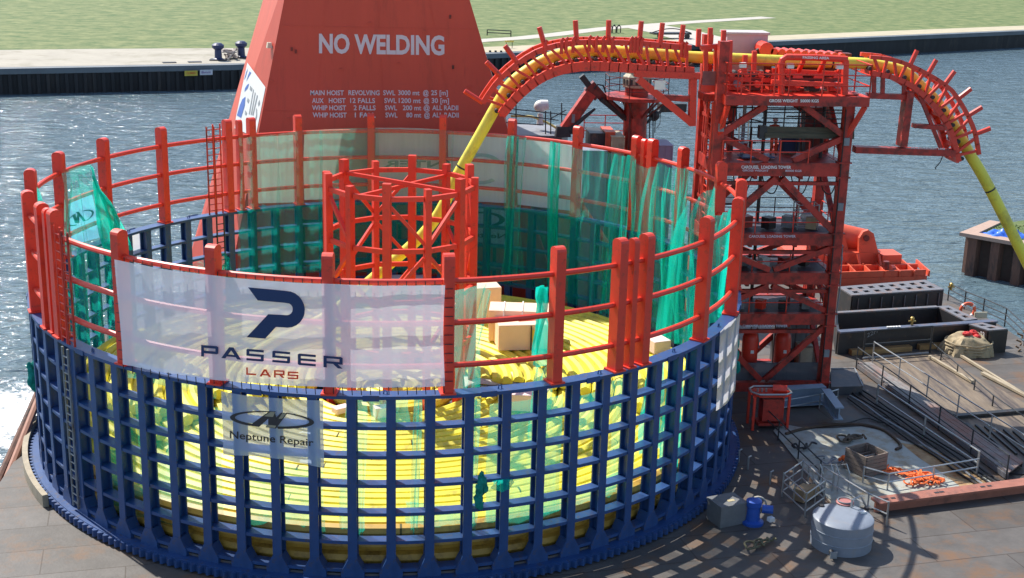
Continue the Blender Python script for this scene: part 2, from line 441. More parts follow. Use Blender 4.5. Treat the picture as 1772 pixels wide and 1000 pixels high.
# far shore -----------------------------------------------------------------
def grass_material(name, c0, c1, sc):
    M = bpy.data.materials.new(name); M.use_nodes = True
    N = M.node_tree.nodes; L = M.node_tree.links; b = N['Principled BSDF']; b.inputs['Roughness'].default_value = .9
    tc = N.new('ShaderNodeTexCoord')
    n = N.new('ShaderNodeTexNoise'); n.inputs['Scale'].default_value = sc; n.inputs['Detail'].default_value = 12; n.inputs['Roughness'].default_value = .72
    L.new(tc.outputs['Object'], n.inputs['Vector'])
    r = N.new('ShaderNodeValToRGB'); r.color_ramp.elements[0].position = .36; r.color_ramp.elements[1].position = .64
    r.color_ramp.elements[0].color = (*c0, 1); r.color_ramp.elements[1].color = (*c1, 1)
    e = r.color_ramp.elements.new(.5); e.color = (*[(a+b_)/2*.95 for a, b_ in zip(c0, c1)], 1)
    L.new(n.outputs['Fac'], r.inputs[0]); L.new(r.outputs[0], b.inputs['Base Color'])
    return M
GRASS = grass_material('grass_bank', (.050, .105, .020), (.20, .22, .08), .3)
QZ = -.5
Q0 = PZ(400, 112, QZ); Q1 = PZ(842, 93, QZ); Q2 = PZ(890, 91, QZ)
QL = PZ(225, 115, QZ); dl = (Q0-QL).normalized(); dr = (Q2-Q0).normalized()
QA = QL-dl*400; QB = Q2+dr*900
nl = Vector((-dr.y, dr.x, 0))
def off(p, k): return p+nl*k
# quay wall, capping, ground
def wall_strip(a, b, t0, t1, z0, z1):
    a0 = off(a, t0); b0 = off(b, t0); a1 = off(a, t1); b1 = off(b, t1)
    return [(a0.x, a0.y), (b0.x, b0.y), (b1.x, b1.y), (a1.x, a1.y)], z0, z1
qt = thing('quay_wall', (QL.x, QL.y, WZ-1), 'long dark sheet piled quay wall across the water with pale capping', 'quay wall')
m1 = MB()
for a, b in ((QA, QL), (QL, Q0), (Q0, QB)):
    m1.prism(*wall_strip(a, b, 0, 1.2, WZ-1, QZ-.75))
m1.build('sheet_piling', DKPILE, qt)
m2 = MB()
for a, b in ((QA, QL), (QL, Q0), (Q0, QB)): m2.prism(*wall_strip(a, b, -.25, 1.6, QZ-.75, QZ+.02))
m2.build('capping', CAPST, qt)
ribs = MB()
for a, b in ((QL-dl*60, QL), (QL, Q0), (Q0, Q0+dr*70)):
    n = int((b-a).length/1.2)
    for i in range(n):
        p = a.lerp(b, i/n); ribs.box((p.x-nl.x*.1, p.y-nl.y*.1, (WZ-1+QZ-.8)/2), (.45, .5, QZ-WZ+.2), math.atan2((b-a).y, (b-a).x))
ribs.build('pile_rib', DKPILE, qt)
land = [off(QA, 1.6), off(QL, 1.6), off(Q0, 1.6), off(QB, 1.6), off(QB, 3000), off(QA, 3000)]
ground_sheet('grass', land, QZ, GRASS)
PAVE = mat('quay_paving', (.36, .33, .27), .9, var=.12, scale=.25, dirt=(.24, .22, .16), dirt_amt=.3, dirt_scale=.15)
ground_sheet('quay_apron', [off(QA, 1.62), off(QL, 1.62), off(Q0+dl*6, 1.62), off(Q0+dl*16, 22), off(QL, 24), off(QA, 24)], QZ+.03, PAVE)
ground_sheet('sand_strip', [off(Q0+dr*12, 1.62), off(QB, 1.62), off(QB, 9), off(Q0+dr*12, 9)], QZ+.035, mat('sandy_ground', (.42, .37, .26), .95, var=.12, scale=.3))
pth = [PZ(*q, QZ) for q in ((700, 84), (830, 70.5), (900, 66), (960, 60), (1020, 52.5), (1060, 48), (1110, 44.5), (1200, 38), (1330, 30))]
PATHM = mat('path_gravel', (.44, .41, .36), .95, var=.08, scale=.5)
def ribbon(pts, wd, z, name, material):
    M = MB(); n = len(pts); L = []
    for i, p in enumerate(pts):
        d = (pts[min(i+1, n-1)]-pts[max(i-1, 0)]); d.z = 0; d.normalize(); s = Vector((-d.y, d.x, 0))*wd/2
        L.append((Vector((p.x-s.x, p.y-s.y, z)), Vector((p.x+s.x, p.y+s.y, z))))
    for a, b in zip(L[:-1], L[1:]): M.quad(a[0], b[0], b[1], a[1])
    o = M.build(name, material, origin=Vector((0, 0, z))); o['kind'] = 'structure'; return o
ribbon(pth, 4.2, QZ+.04, 'path', PATHM)
ribbon([PZ(*q, QZ) for q in ((1110, 44.5), (1170, 56), (1230, 72), (1300, 92))], 11, QZ+.045, 'gravel_yard', PATHM)

# right-hand sheet-piled quay ------------------------------------------------
rq0 = PZ(1667, 474, WZ); rq1 = PZ(1760, 492, WZ)
RZ = -.85
d1 = (rq1-rq0).normalized(); d2 = Vector((-d1.y, d1.x, 0))
if d2.y < 0: d2 = -d2
# the top surface widens towards the right of the picture
def rqp(a, b): p = rq0+d1*a+d2*b; return (p.x, p.y)
rt = thing('sheet_pile_quay', (rq0.x, rq0.y, WZ-1), 'rusty sheet piled quay corner with grass on top at the right edge', 'quay')
MB().prism([rqp(0, .3), rqp(60, .3), rqp(60, 40), rqp(12, 40), rqp(.2, 5)], WZ-1, RZ-.05).build('fill', mat('earth', (.07, .05, .04), .95), rt)
for i in range(16):
    p0 = rqp(.25+i*1.75, .22); p1 = rqp(1.05+i*1.75, -.3)
    MB().prism([rqp(.05+i*1.75, .28), rqp(.2+i*1.75, -.32), rqp(.85+i*1.75, -.32), rqp(1.0+i*1.75, .28)], WZ-1, RZ-.12).build('pile', RUSTP, rt)
for i in range(5):
    MB().prism([rqp(-.35+i*.06, .5+i*1.0), rqp(.02+i*.08, .35+i*1.0), rqp(.1+i*.08, .95+i*1.0), rqp(-.3+i*.06, 1.1+i*1.0)], WZ-1, RZ-.12).build('pile', RUSTP, rt)
MB().prism([rqp(-.5, -.5), rqp(60, -.5), rqp(60, .55), rqp(.6, .55), rqp(.5, 5.5), rqp(-.4, 5.5)], RZ-.12, RZ+.16).build('capping', mat('rusty_capping', (.40, .28, .22), .8, var=.12), rt)
ground_sheet('grass', [rqp(.6, .55), rqp(60, .55), rqp(60, 40), rqp(12, 40), rqp(.5, 5.5)], RZ+.02, grass_material('quay_grass', (.05, .11, .02), (.14, .17, .06), .9))
# grass tufts on that quay (uncountable)
tf = MB()
for _ in range(1500):
    a, b = random.uniform(.7, 14), random.uniform(.7, 6); x, y = rqp(a, b); hh = random.uniform(.06, .2); an = random.uniform(0, 6.28)
    c, s_ = math.cos(an)*.05, math.sin(an)*.05
    tf.poly([(x-c, y-s_, RZ+.02), (x+c, y+s_, RZ+.02), (x+random.uniform(-.1, .1), y+random.uniform(-.1, .1), RZ+hh)])
o = tf.build('grass_tufts', grass_material('tuft', (.05, .12, .02), (.16, .2, .06), 2)); o['kind'] = 'stuff'; o['label'] = 'short grass tufts on top of the sheet piled quay'; o['category'] = 'grass'
tp = PZ(1740, 408, RZ)
tb = MB()
def tarpf(u, v):
    x, y = (u-.5)*3.4, (v-.5)*2.0
    e = max(0, 1-(abs(u-.5)*2)**3)*max(0, 1-(abs(v-.5)*2)**3)
    return tp+Vector((x, y, .03+e*(.30+.16*math.sin(9*u+5*v)+.12*math.sin(17*u-11*v)+.05*math.sin(31*v+21*u))))
tb.grid(tarpf, 30, 20)
tag(tb.build('tarpaulin', mat('blue_tarpaulin', (.05, .16, .62), .35, var=.15), smooth=True), 'crumpled blue tarpaulin lying on the grass of the sheet piled quay', 'tarpaulin')

# ================================================================== CAROUSEL
RC = 15.0; ZR = 6.95; ZT = 11.77
CT = thing('cable_carousel', (0, 0, 0), 'huge round carousel basket with blue lattice wall and red guard posts on top', 'carousel')
# turntable and base ring
MB().ring(3.0, 14.9, .22, .42, n=120).build('turntable_floor', mat('turntable_plate', (.10, .10, .11), .6, var=.2, dirt=(.16, .1, .06), dirt_amt=.3), CT)
MB().ring(14.1, 15.32, .02, .34, n=180).build('base_ring', BLUE, CT)
tm = MB(); nt_ = 1200
for i in range(nt_):
    a = 2*math.pi*i/nt_; ro = 15.48 if (i//2) % 2 else 15.34
    tm.v += [pol(15.325, a, .06), pol(ro, a, .06), pol(ro, a, .32), pol(15.325, a, .32)]
for i in range(nt_):
    p = 4*i; q = 4*((i+1) % nt_)
    for j in range(4): tm.f.append((p+j, q+j, q+(j+1) % 4, p+(j+1) % 4))
tm.build('drive_rack', BLUE, CT)
# blue lattice
def blue_post_mesh():
    M = MB()
    zc, zh = (1.0+ZR-.02)/2, ZR-.02-1.0
    M.box((15.0, 0, zc), (.06, .32, zh)); M.box((14.60, 0, zc), (.06, .32, zh)); M.box((14.80, 0, zc), (.34, .05, zh))
    # flared foot
    n = len(M.v)
    pts = [(-.15, 1.0), (.15, 1.0), (.40, .55), (.40, .34), (-.40, .34), (-.40, .55)]
    for x in (14.56, 15.04):
        for a, b in pts: M.v.append(Vector((x, a, b)))
    k = 6
    M.f.append(tuple(n+i for i in range(k))); M.f.append(tuple(n+k+i for i in reversed(range(k))))
    for i in range(k): M.f.append((n+i, n+k+i, n+k+(i+1) % k, n+(i+1) % k))
    return M
A0 = RAD(4.8)
bp0 = blue_post_mesh().build('lattice_post', BLUE, CT)
for i in range(72):
    o = bp0 if i == 0 else bp0.copy()
    if i: COL.objects.link(o); o.parent = CT
    o.rotation_euler.z = A0+RAD(5)*i
for k in range(7):
    z = ZR-1.045*k
    if k == 0: MB().ring(14.52, 15.06, z-.10, z+.02, n=180).build('top_rim', BLUE, CT)
    else: MB().ring(14.58, 15.0, z-.15, z-.03, n=180).build('lattice_ring', BLUE, CT)
for k in range(24):
    a = A0+RAD(15)*k+RAD(7.5); M = MB(); p = pol(15.075, a, ZR-.04); M.box(p, (.03, .55, .20), a)
    M.build('splice_plate', BLUE, CT)
    M = MB(); q = pol(14.8, a+RAD(2.0), ZR+.02); M.tube([q, q+Vector((0, 0, .10)), q+Vector((.10*math.sin(a), -.10*math.cos(a), .12)), q+Vector((.12*math.sin(a), -.12*math.cos(a), 0))], .025, 6)
    M.build('lifting_eye', BLUE, CT)
# red guard posts (angles measured on the photograph)
PA = [-158.5, -149.6, -147.0, -144.5, -128.5, -113.2, -98, -83, -68.2, -58.3, -55.9, -53.4, -38.7, -23.6, -8.9, 6.4, 21.4, 30.8, 33.0, 35.2, 50, 64.8, 79.5, 94.5, 109.6, 119.4, 122.0, 124.6, 139.6, 154.7, 169.4, 184.6]
MIDDLE = {-147.0, -55.9, 33.0, 122.0}
def red_post(wd, dp, top):
    M = MB(); n = len(M.v)
    prof = [(-dp/2, ZR+.02), (dp/2, ZR+.02)]
    for i in range(7):
        t = math.pi*i/6; prof.append((dp/2*math.cos(t), top-.16+.16*math.sin(t)))
    k = len(prof)
    for y in (-wd/2, wd/2):
        for x, z in prof: M.v.append(Vector((14.82+x, y, z)))
    M.f.append(tuple(n+i for i in range(k))); M.f.append(tuple(n+k+i for i in reversed(range(k))))
    for i in range(k): M.f.append((n+i, n+k+i, n+k+(i+1) % k, n+(i+1) % k))
    M.box((14.82, 0, ZR+.06), (dp+.16, wd+.16, .06))
    return M
rp0 = red_post(.36, .46, ZT).build('guard_post', RED, CT)
rq = red_post(.24, .36, ZT-.08).build('joint_post', RED, CT)
f1 = f2 = True
for a in PA:
    if a in MIDDLE:
        o = rq if f1 else rq.copy(); first = f1; f1 = False
    else:
        o = rp0 if f2 else rp0.copy(); first = f2; f2 = False
    if not first: COL.objects.link(o); o.parent = CT
    o.rotation_euler.z = RAD(a)
for z in (10.82, 9.40, 7.92):
    MB().tube([pol(14.80, 2*math.pi*i/144, z) for i in range(145)], .105, 8, caps=False).build('guard_rail', RED, CT, smooth=True)
# ladders standing at the joints: thing > ladder > rung
def ladder(angle, z0, z1, R, material, wd=.42):
    a = RAD(angle); s = Vector((-math.sin(a), math.cos(a), 0)); c = pol(R, a, 0)
    M = MB()
    for k in (-1, 1): M.tube([c+s*(k*wd/2)+Vector((0, 0, z0)), c+s*(k*wd/2)+Vector((0, 0, z1))], .045, 6)
    l = M.build('ladder', material, CT)
    z = z0+.2
    while z < z1-.1: MB().tube([c-s*(wd/2)+Vector((0, 0, z)), c+s*(wd/2)+Vector((0, 0, z))], .028, 6).build('rung', material, l); z += .32
ladder(-142.0, ZR+.02, 11.3, 15.02, RED)
ladder(-139.9, ZR+.02, 11.2, 15.02, REDD)
ladder(127.2, ZR+.02, 11.6, 14.7, RED)
ladder(128.6, ZR+.02, 11.5, 14.7, REDD)
ladder(-141.6, .5, ZR-.15, 15.1, GREY)
ladder(127.5, .5, ZR-.1, 14.5, SCAF)

# inner hub frame ------------------------------------------------------------
HX, HY, RH, HT = .33, 0.0, 3.22, 11.66
HB = thing('hub_frame', (HX, HY, .42), 'red open lattice tower of twelve posts in the middle of the carousel', 'tower frame')
def hp(i, z, R=RH):
    a = RAD(-100+30*i); return Vector((HX+R*math.cos(a), HY+R*math.sin(a), z))
HCH = (11.0, 8.8, 6.6, 4.3)
for i in range(12):
    a = RAD(-100+30*i); big = i % 2 == 0
    M = MB(); p = hp(i, (HT-(0 if big else .25)+.42)/2); M.box(p, (.30, .34 if big else .26, HT-(0 if big else .25)-.42), a)
    M.build('hub_post', RED, HB)
for z in HCH:
    M = MB()
    for i in range(12):
        p, q = hp(i, z), hp(i+1, z); d = (q-p).normalized()*.16
        M.beam(p+d, q-d, .16, .2)
    M.build('hub_ring', RED, HB)
for i in range(12):
    if i % 3 == 2: continue
    for k in range(3):
        za, zb = HCH[k]-.15, HCH[k+1]+.15
        if (i+k) % 2: za, zb = zb, za
        p, q = hp(i, za), hp(i+1, zb); d = (q-p).normalized()*.2
        MB().beam(p+d, q-d, .15, .15).build('hub_brace', RED, HB)
MB().beam(hp(8, 11.06, RH-.2), hp(2, 11.06, RH-.2), .14, .16).build('hub_tie', RED, HB)
MB().beam(hp(11, 10.88, RH-.2), hp(5, 10.88, RH-.2), .14, .16).build('hub_tie', RED, HB)

# ================================================================== COILED PIPE
D = .5; rr = .245
def arc_pipe(M, R, z, a0, a1, n=8, step=RAD(3), wob=0.0, ph=0.0):
    k = max(2, int(abs(a1-a0)/step)); pts = []
    for i in range(k+1):
        a = a0+(a1-a0)*i/k; pts.append(pol(R+wob*math.sin(3*a+ph), a, z+wob*.5*math.sin(5*a+ph*2)))
    M.tube(pts, rr, n)
M = MB()
radii = [.65+D*i for i in range(28) if i not in (5,)]   # .65 .. 14.15
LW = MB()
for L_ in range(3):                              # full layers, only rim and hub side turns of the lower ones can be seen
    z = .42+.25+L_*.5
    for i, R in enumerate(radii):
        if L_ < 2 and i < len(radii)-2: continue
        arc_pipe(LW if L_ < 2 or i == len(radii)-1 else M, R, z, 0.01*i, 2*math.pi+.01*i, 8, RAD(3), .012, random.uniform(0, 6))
# partial top layer: it ends in a ragged stair of cut turns
z = .42+.25+3*.5
for i, R in enumerate(radii):
    if i > 25 or R < 3.5: continue
    if R < 8: e0 = RAD(-8+random.uniform(-4, 4))
    else: e0 = RAD(-12-2.6*(R-8)+random.uniform(-2, 2))
    e1 = RAD(202+random.uniform(-7, 7)+(R-8)*2.2)
    arc_pipe(M, R, z, e0, e1, 8, RAD(3), .02, random.uniform(0, 6))
# a second short layer against the left wall
for i in range(21, 26):
    arc_pipe(M, radii[i]-.2, z+.47, RAD(150+random.uniform(-8, 8)), RAD(205+(i-21)*3.5), 8, RAD(3), .03, random.uniform(0, 6))
coil = M.build('coiled_pipe', YEL, smooth=True, origin=Vector((0, 0, .42)))
LW.build('lower_turns', mat('orange_yellow_coating', (.60, .36, .06), .5, var=.12, scale=.8, dirt=(.28, .15, .03), dirt_amt=.35, dirt_scale=1.2), coil, smooth=True)  # lower and outermost turns get a more orange yellow
# dark joint tapes and paint ticks on single turns
for k in range(46):
    i = random.randrange(9, len(radii)); a = RAD(random.uniform(-150, -30) if k < 26 else random.uniform(-30, 200)); zz = .67+1.0 if k < 26 else z
    if k >= 26 and (i > 25): continue
    MB().tube([pol(radii[i], a, zz), pol(radii[i], a+random.choice((.03, .05, .07))/radii[i], zz)], rr+.008, 8).build('joint_tape', MATS['joint_tape'] if 'joint_tape' in MATS else mat('joint_tape', (.10, .085, .02), .7), coil)
tag(coil, 'bright yellow pipe wound in flat concentric turns on the carousel floor', 'pipe coil')

# ================================================================== SUSPENDED PIPE AND ARMS
YM = 5.4; YN, YB = 4.75, 6.05
def smooth_path(pts, n=8):
    out = []; P = [pts[0]*2-pts[1]]+pts+[pts[-1]*2-pts[-2]]
    for i in range(1, len(P)-2):
        for k in range(n):
            t = k/n; a, b, c, d = P[i-1], P[i], P[i+1], P[i+2]
            out.append(.5*((2*b)+(c-a)*t+(2*a-5*b+4*c-d)*t*t+(3*b-a-3*c+d)*t**3))
    out.append(P[-2]); return out
sp_px = [(1990, 880), (1850, 600), (1760, 420), (1706, 314), (1677, 265), (1661, 236), (1645, 210), (1619, 175), (1593, 149), (1564, 124), (1524, 114), (1490, 109.5), (1380, 106.5), (1280, 102), (1198, 98.5), (1128, 93.5), (1040, 88), (1007, 88.5), (970, 94.5), (943, 103.5), (914.6, 120.5), (886, 143), (868, 168)]
pts = [PY(x, y, YM) for x, y in sp_px]
for (x, y), Y in zip(((836, 224), (794, 299), (783, 324), (759, 370), (732, 405), (706, 430), (668, 462)), (5.45, 5.6, 5.7, 5.85, 6.0, 6.15, 6.4)): pts.append(PY(x, y, Y))
pts += [Vector((-2.7, 6.2, 3.5)), Vector((-4.2, 5.2, 2.85)), Vector((-5.4, 3.7, 2.69)), Vector((-6.3, 1.8, 2.67))]
sp = smooth_path(pts, 6)
so_ = MB().tube(sp, .27, 14).build('suspended_pipe', YEL, smooth=True)
tag(so_, 'long yellow pipe running over the red arms and down into the carousel', 'pipe')
bm_ = MB()
for (x, y) in ((1716, 334), (1440, 109), (797, 294)):
    p = PY(x, y, YM if x > 900 else 5.6); i = min(range(len(sp)-1), key=lambda k: (sp[k]-p).length); d = (sp[i+1]-sp[i]).normalized()
    bm_.tube([sp[i]-d*.04, sp[i]+d*.04], .278, 14)
bm_.build('tape_band', BLACK, so_)

def resample(pts, n):
    L = [0]
    for a, b in zip(pts[:-1], pts[1:]): L.append(L[-1]+(b-a).length)
    out = []
    for i in range(n):
        s = L[-1]*i/(n-1); k = 0
        while k < len(L)-2 and L[k+1] < s: k += 1
        out.append(pts[k].lerp(pts[k+1], (s-L[k])/max(1e-6, L[k+1]-L[k])))
    return out
def chord(px): return smooth_path([PY(x, y, 0) for x, y in px], 5)
def at_y(px, Y): return [PY(x, y, Y) for x, y in px]
def arm_frames(root, lo_px, up_px, npan, lo_w, up_w, stubs, stub_len, outer=1):
    for Y, nm in ((YN, 'near'), (YB, 'far')):
        dY = Y-YM
        lo = resample(smooth_path(at_y(lo_px, YM), 5), npan*2+1); up = resample(smooth_path(at_y(up_px, YM), 5), npan*2+1)
        sh = Vector((0, dY, 0))
        a = MB()
        for p, q in zip(lo[:-1], lo[1:]): d = (q-p).normalized()*.02; a.beam(p+sh-d, q+sh+d, lo_w[0], lo_w[1], (0, 1, 0))
        a.build('lower_chord', RED, root)
        a = MB()
        for p, q in zip(up[:-1], up[1:]): d = (q-p).normalized()*.02; a.beam(p+sh-d, q+sh+d, up_w[0], up_w[1], (0, 1, 0))
        a.build('upper_chord', RED, root)
        a = MB()
        for i in range(0, npan*2, 2):
            m_ = lo[i+1]+sh
            a.beam(m_, up[i].lerp(up[i+1], .35)+sh, .12, .14, (0, 1, 0)); a.beam(m_+(lo[i+2]-lo[i]).normalized()*.14, up[i+2].lerp(up[i+1], .35)+sh, .12, .14, (0, 1, 0))
        a.build('web', RED, root)
        for k in (stubs if Y == YN else ()):
            i = min(int(k*npan*2), npan*2); p = up[i]+sh; d = (up[min(i+1, npan*2)]-up[max(i-1, 0)]).normalized()
            nrm = Vector((-d.z, 0, d.x)); nrm = nrm if (up[i]-lo[i]).dot(nrm) > 0 else -nrm
            MB().tube([p, p+nrm*stub_len], .12, 8).build('guide_post', RED, root)
    # cross ties, rollers
    lo = resample(smooth_path(at_y(lo_px, YM), 5), npan*2+1); up = resample(smooth_path(at_y(up_px, YM), 5), npan*2+1)
    for i in range(0, npan*2+1, 2):
        p = lo[i]; MB().beam((p.x, YN, p.z), (p.x, YB, p.z), .16, .2).build('cross_tie', RED, root)
        q = p.lerp(up[i], .25); MB().tube([(q.x, YN+.08, q.z), (q.x, YB-.08, q.z)], .10, 8).build('roller', BLACK, root)

FA = thing('front_loading_arm', PY(1197, 216, YM), 'long red truss arm curving down over the carousel with guide posts', 'loading arm')
lo_px = [(866, 194), (892, 164), (926, 136), (961, 119.5), (996, 112.5), (1018, 111), (1050, 112), (1093, 115), (1194, 121)]
up_px = [(834, 174), (855, 143), (884, 114.6), (919, 90.5), (952, 78), (996, 71), (1040, 70.6), (1090, 71.5), (1135, 75), (1190, 80)]
arm_frames(FA, lo_px, up_px, 11, (.42, .34), (.24, .22), (.04, .15, .27, .40, .53, .66, .78, .89, .99), 1.0)
for Y in (YN, YB):
    M = MB()
    a0, a1 = PY(1098, 126.5, Y), PY(1210, 131, Y); M.beam(a0, a1, .3, .46, (0, 1, 0)); M.build('deep_beam', RED, FA)
    M = MB(); M.beam(PY(1104, 136, Y), PY(1196, 212, Y), .34, .50, (0, 1, 0)); M.build('brace', RED, FA)
    M = MB(); M.beam(PY(1199, 135, Y), PY(1197, 217, Y), .3, .46, (0, 1, 0)); M.build('upright', RED, FA)
    M = MB(); M.beam(PY(1146, 168, Y), PY(1194, 171, Y), .26, .34, (0, 1, 0)); M.build('strut', REDD, FA)
M = MB(); M.beam(PY(1130, 140, YN+.3), PY(1150, 166, YN+.3), .2, .05); M.box(PY(1142, 147, YN-.28), (.5, .03, .42)); M.build('white_plate', WHITE, FA)
# pinched finger clamps standing on the upper chord
for (x, y) in ((944, 76), (972, 72), (980, 71), (992, 70), (1020, 68), (1032, 69), (1044, 69), (1060, 70), (1092, 70), (1098, 70), (1104, 70), (1110, 72), (1180, 78), (1186, 79)):
    for Y in (YN-.14,):
        p = PY(x, y, Y); MB().tube([p+Vector((0, 0, -.55)), p+Vector((0, 0, .05)), p+Vector((.1, 0, .16))], .085, 6).build('finger_clamp', RED, FA)
text_px('FRONT LOADING ARM', 1119, 129.5, 1186, 133.5, 5.2, lambda x, y: PY(x, y, YN-.167), 'lettering', WHITE, FA, .03)

RA = thing('rear_loading_arm', PY(1480, 262, YM), 'red arched truss arm on the right side of the tower over the water', 'loading arm')
lo2 = [(1500, 123), (1535, 130.5), (1564.5, 143), (1593.5, 166), (1619, 195), (1635.5, 224), (1648, 274)]
up2 = [(1498, 96), (1540, 101), (1587, 120), (1632, 148), (1651, 172), (1667, 200), (1678, 228), (1684, 262)]
arm_frames(RA, lo2, up2, 8, (.24, .34), (.18, .18), (.3, .42, .54, .66, .78, .9), .75)
for Y in (YN, YB):
    def bb(x0, y0, x1, y1, a, b, nm, mm=RED):
        MB().beam(PY(x0, y0, Y), PY(x1, y1, Y), a, b, (0, 1, 0)).build(nm, mm, RA)
    bb(1478, 258, 1650, 264, .3, .56, 'bottom_beam', REDD)
    bb(1500, 165, 1575, 168, .24, .42, 'top_beam', REDD)
    bb(1572, 158, 1560, 252, .34, .66, 'upright', REDD)
    bb(1580, 217, 1632, 221, .2, .40, 'strut', REDD)
    bb(1513, 122, 1512, 164, .16, .2, 'post', REDD); bb(1528, 126, 1527, 164, .16, .2, 'post', REDD); bb(1565, 142, 1564, 164, .16, .2, 'post', REDD)
    bb(1592, 166, 1628, 256, .16, .16, 'inner_curve', REDD)
text_px('REAR LOADING ARM', 1577, 259, 1635, 260.5, 4.6, lambda x, y: PY(x, y, YN-.157), 'lettering', WHITE, RA, .03)
text_px('REAR LOADING ARM', 1494, 166, 1554, 167.5, 4.2, lambda x, y: PY(x, y, YN-.127), 'lettering', OFFW, RA, .03)
cb = PY(1632, 268, YN); MB().tube([cb, cb+Vector((-.1, 0, -.35)), cb+Vector((-.3, 0, -.6)), cb+Vector((-.3, 0, -.7))], .025, 5).build('loose_cable', RUBBER, RA)

# ================================================================== LOADING TOWER
XL, XR, YF, YR = 15.0, 21.1, 3.85, 7.1
LT = thing('loading_tower', ((XL+XR)/2, (YF+YR)/2, 0), 'tall dark red steel tower with cross bracing and railed platforms beside the carousel', 'tower')
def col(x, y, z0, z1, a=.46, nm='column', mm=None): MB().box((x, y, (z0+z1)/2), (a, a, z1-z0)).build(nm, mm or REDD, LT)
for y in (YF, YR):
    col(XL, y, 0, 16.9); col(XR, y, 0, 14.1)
cw = .235
LEV = [(0.0, .45), (3.42, 3.97), (5.45, 6.02), (7.38, 7.95), (10.72, 11.36), (14.10, 14.55)]
for i, (z0, z1) in enumerate(LEV):
    zc, hh = (z0+z1)/2, z1-z0
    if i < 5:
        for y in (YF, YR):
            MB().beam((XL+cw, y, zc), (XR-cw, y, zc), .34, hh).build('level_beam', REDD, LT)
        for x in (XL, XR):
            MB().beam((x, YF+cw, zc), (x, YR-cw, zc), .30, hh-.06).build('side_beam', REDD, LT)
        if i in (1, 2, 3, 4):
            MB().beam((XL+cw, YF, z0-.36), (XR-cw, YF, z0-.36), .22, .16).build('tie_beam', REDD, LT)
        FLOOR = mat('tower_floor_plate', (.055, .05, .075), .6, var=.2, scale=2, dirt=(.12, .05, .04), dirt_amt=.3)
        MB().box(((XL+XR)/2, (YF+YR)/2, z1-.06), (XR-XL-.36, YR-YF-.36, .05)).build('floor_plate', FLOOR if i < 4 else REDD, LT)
    for x in (XR,):
        MB().box((x, YF, z0-.03), (.62, .62, .06)).build('flange', REDD, LT)
        MB().box((x, YF, z1+.03), (.62, .62, .06)).build('flange', REDD, LT)
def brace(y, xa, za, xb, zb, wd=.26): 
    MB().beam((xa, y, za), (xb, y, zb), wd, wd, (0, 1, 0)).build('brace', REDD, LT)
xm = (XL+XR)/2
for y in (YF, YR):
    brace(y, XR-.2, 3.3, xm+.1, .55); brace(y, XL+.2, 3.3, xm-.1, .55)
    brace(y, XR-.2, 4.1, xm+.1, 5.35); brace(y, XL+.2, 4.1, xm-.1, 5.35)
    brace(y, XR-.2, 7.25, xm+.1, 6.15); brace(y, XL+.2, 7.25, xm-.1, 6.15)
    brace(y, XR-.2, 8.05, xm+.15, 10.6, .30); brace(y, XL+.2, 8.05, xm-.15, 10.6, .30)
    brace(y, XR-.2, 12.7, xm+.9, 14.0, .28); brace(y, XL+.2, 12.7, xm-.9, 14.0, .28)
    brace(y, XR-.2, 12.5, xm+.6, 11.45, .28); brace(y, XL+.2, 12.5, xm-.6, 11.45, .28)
for x in (XL, XR):
    M = MB()
    M.beam((x, YF+.2, 8.05), (x, YR-.2, 10.6), .22, .22); M.build('side_brace', REDD, LT)
    MB().beam((x, YF+.2, 4.1), (x, YR-.2, 5.35), .2, .2).build('side_brace', REDD, LT)
    MB().beam((x, YF+.2, 11.5), (x, YR-.2, 14.0), .22, .22).build('side_brace', REDD, LT)
    MB().beam((x, YF+.2, .5), (x, YR-.2, 3.3), .22, .22).build('side_brace', REDD, LT)
# ladder frame between the left columns
for yy in (YF+.9, YF+1.7):
    MB().tube([(XL-.1, yy, .5), (XL-.1, yy, 14)], .06, 6).build('ladder_rail', RED, LT)
M = MB(); z = .7
while z < 14: M.tube([(XL-.1, YF+.9, z), (XL-.1, YF+1.7, z)], .03, 5); z += .33
M.build('ladder_rungs', RED, LT)
MB().box((XL+1.35, YR-.3, 12.75), (.30, .30, 2.7)).build('inner_column', REDD, LT)
# railings of each level
for z in (3.97, 6.02, 7.95):
    rail_part([(XL+.3, YF+.1, z), (XR-.3, YF+.1, z)], LT, 1.0, 2, .026, 1.6, RED)
    rail_part([(XL+.3, YR+.1, z), (XR-.3, YR+.1, z)], LT, 1.0, 2, .026, 1.6, SCAF if z > 7 else RED)
rail_part([(XL+.2, YF-.3, 11.36), (XL+4.3, YF-.3, 11.36)], LT, 1.05, 2, .028, 1.35, RED)
# sign board of the upper level and lettering
MB().box((XL+2.35, YF-.26, 11.06), (4.1, .12, .62)).build('sign_beam', REDD, LT)
text_px('CAROUSEL  LOADING TOWER', 1283, 291.5, 1369, 292, 5.4, lambda x, y: PY(x, y, YF-.33), 'lettering', WHITE, LT, .03)
text_px('GROSS WEIGHT', 1285, 296.3, 1330, 297, 3.6, lambda x, y: PY(x, y, YF-.33), 'lettering', OFFW, LT, .02)
text_px('80000 KGS', 1359, 297, 1387, 297.3, 3.6, lambda x, y: PY(x, y, YF-.33), 'lettering', OFFW, LT, .02)
text_px('CAROUSEL LOADING TOWER', 1296, 411, 1377, 411, 4.6, lambda x, y: PY(x, y, YF-.176), 'lettering', OFFW, LT, .02)
text_px('CAROUSEL LOADING TOWER', 1285, 566, 1363, 566, 4.2, lambda x, y: PY(x, y, YF-.176), 'lettering', OFFW, LT, .02)
for zf in (3.97, 6.02, 7.95, 11.36):
    rail_part([(XR+.05, YF+.35, zf), (XR+.05, YR-.35, zf)], LT, 1.0, 2, .026, 1.4, RED)
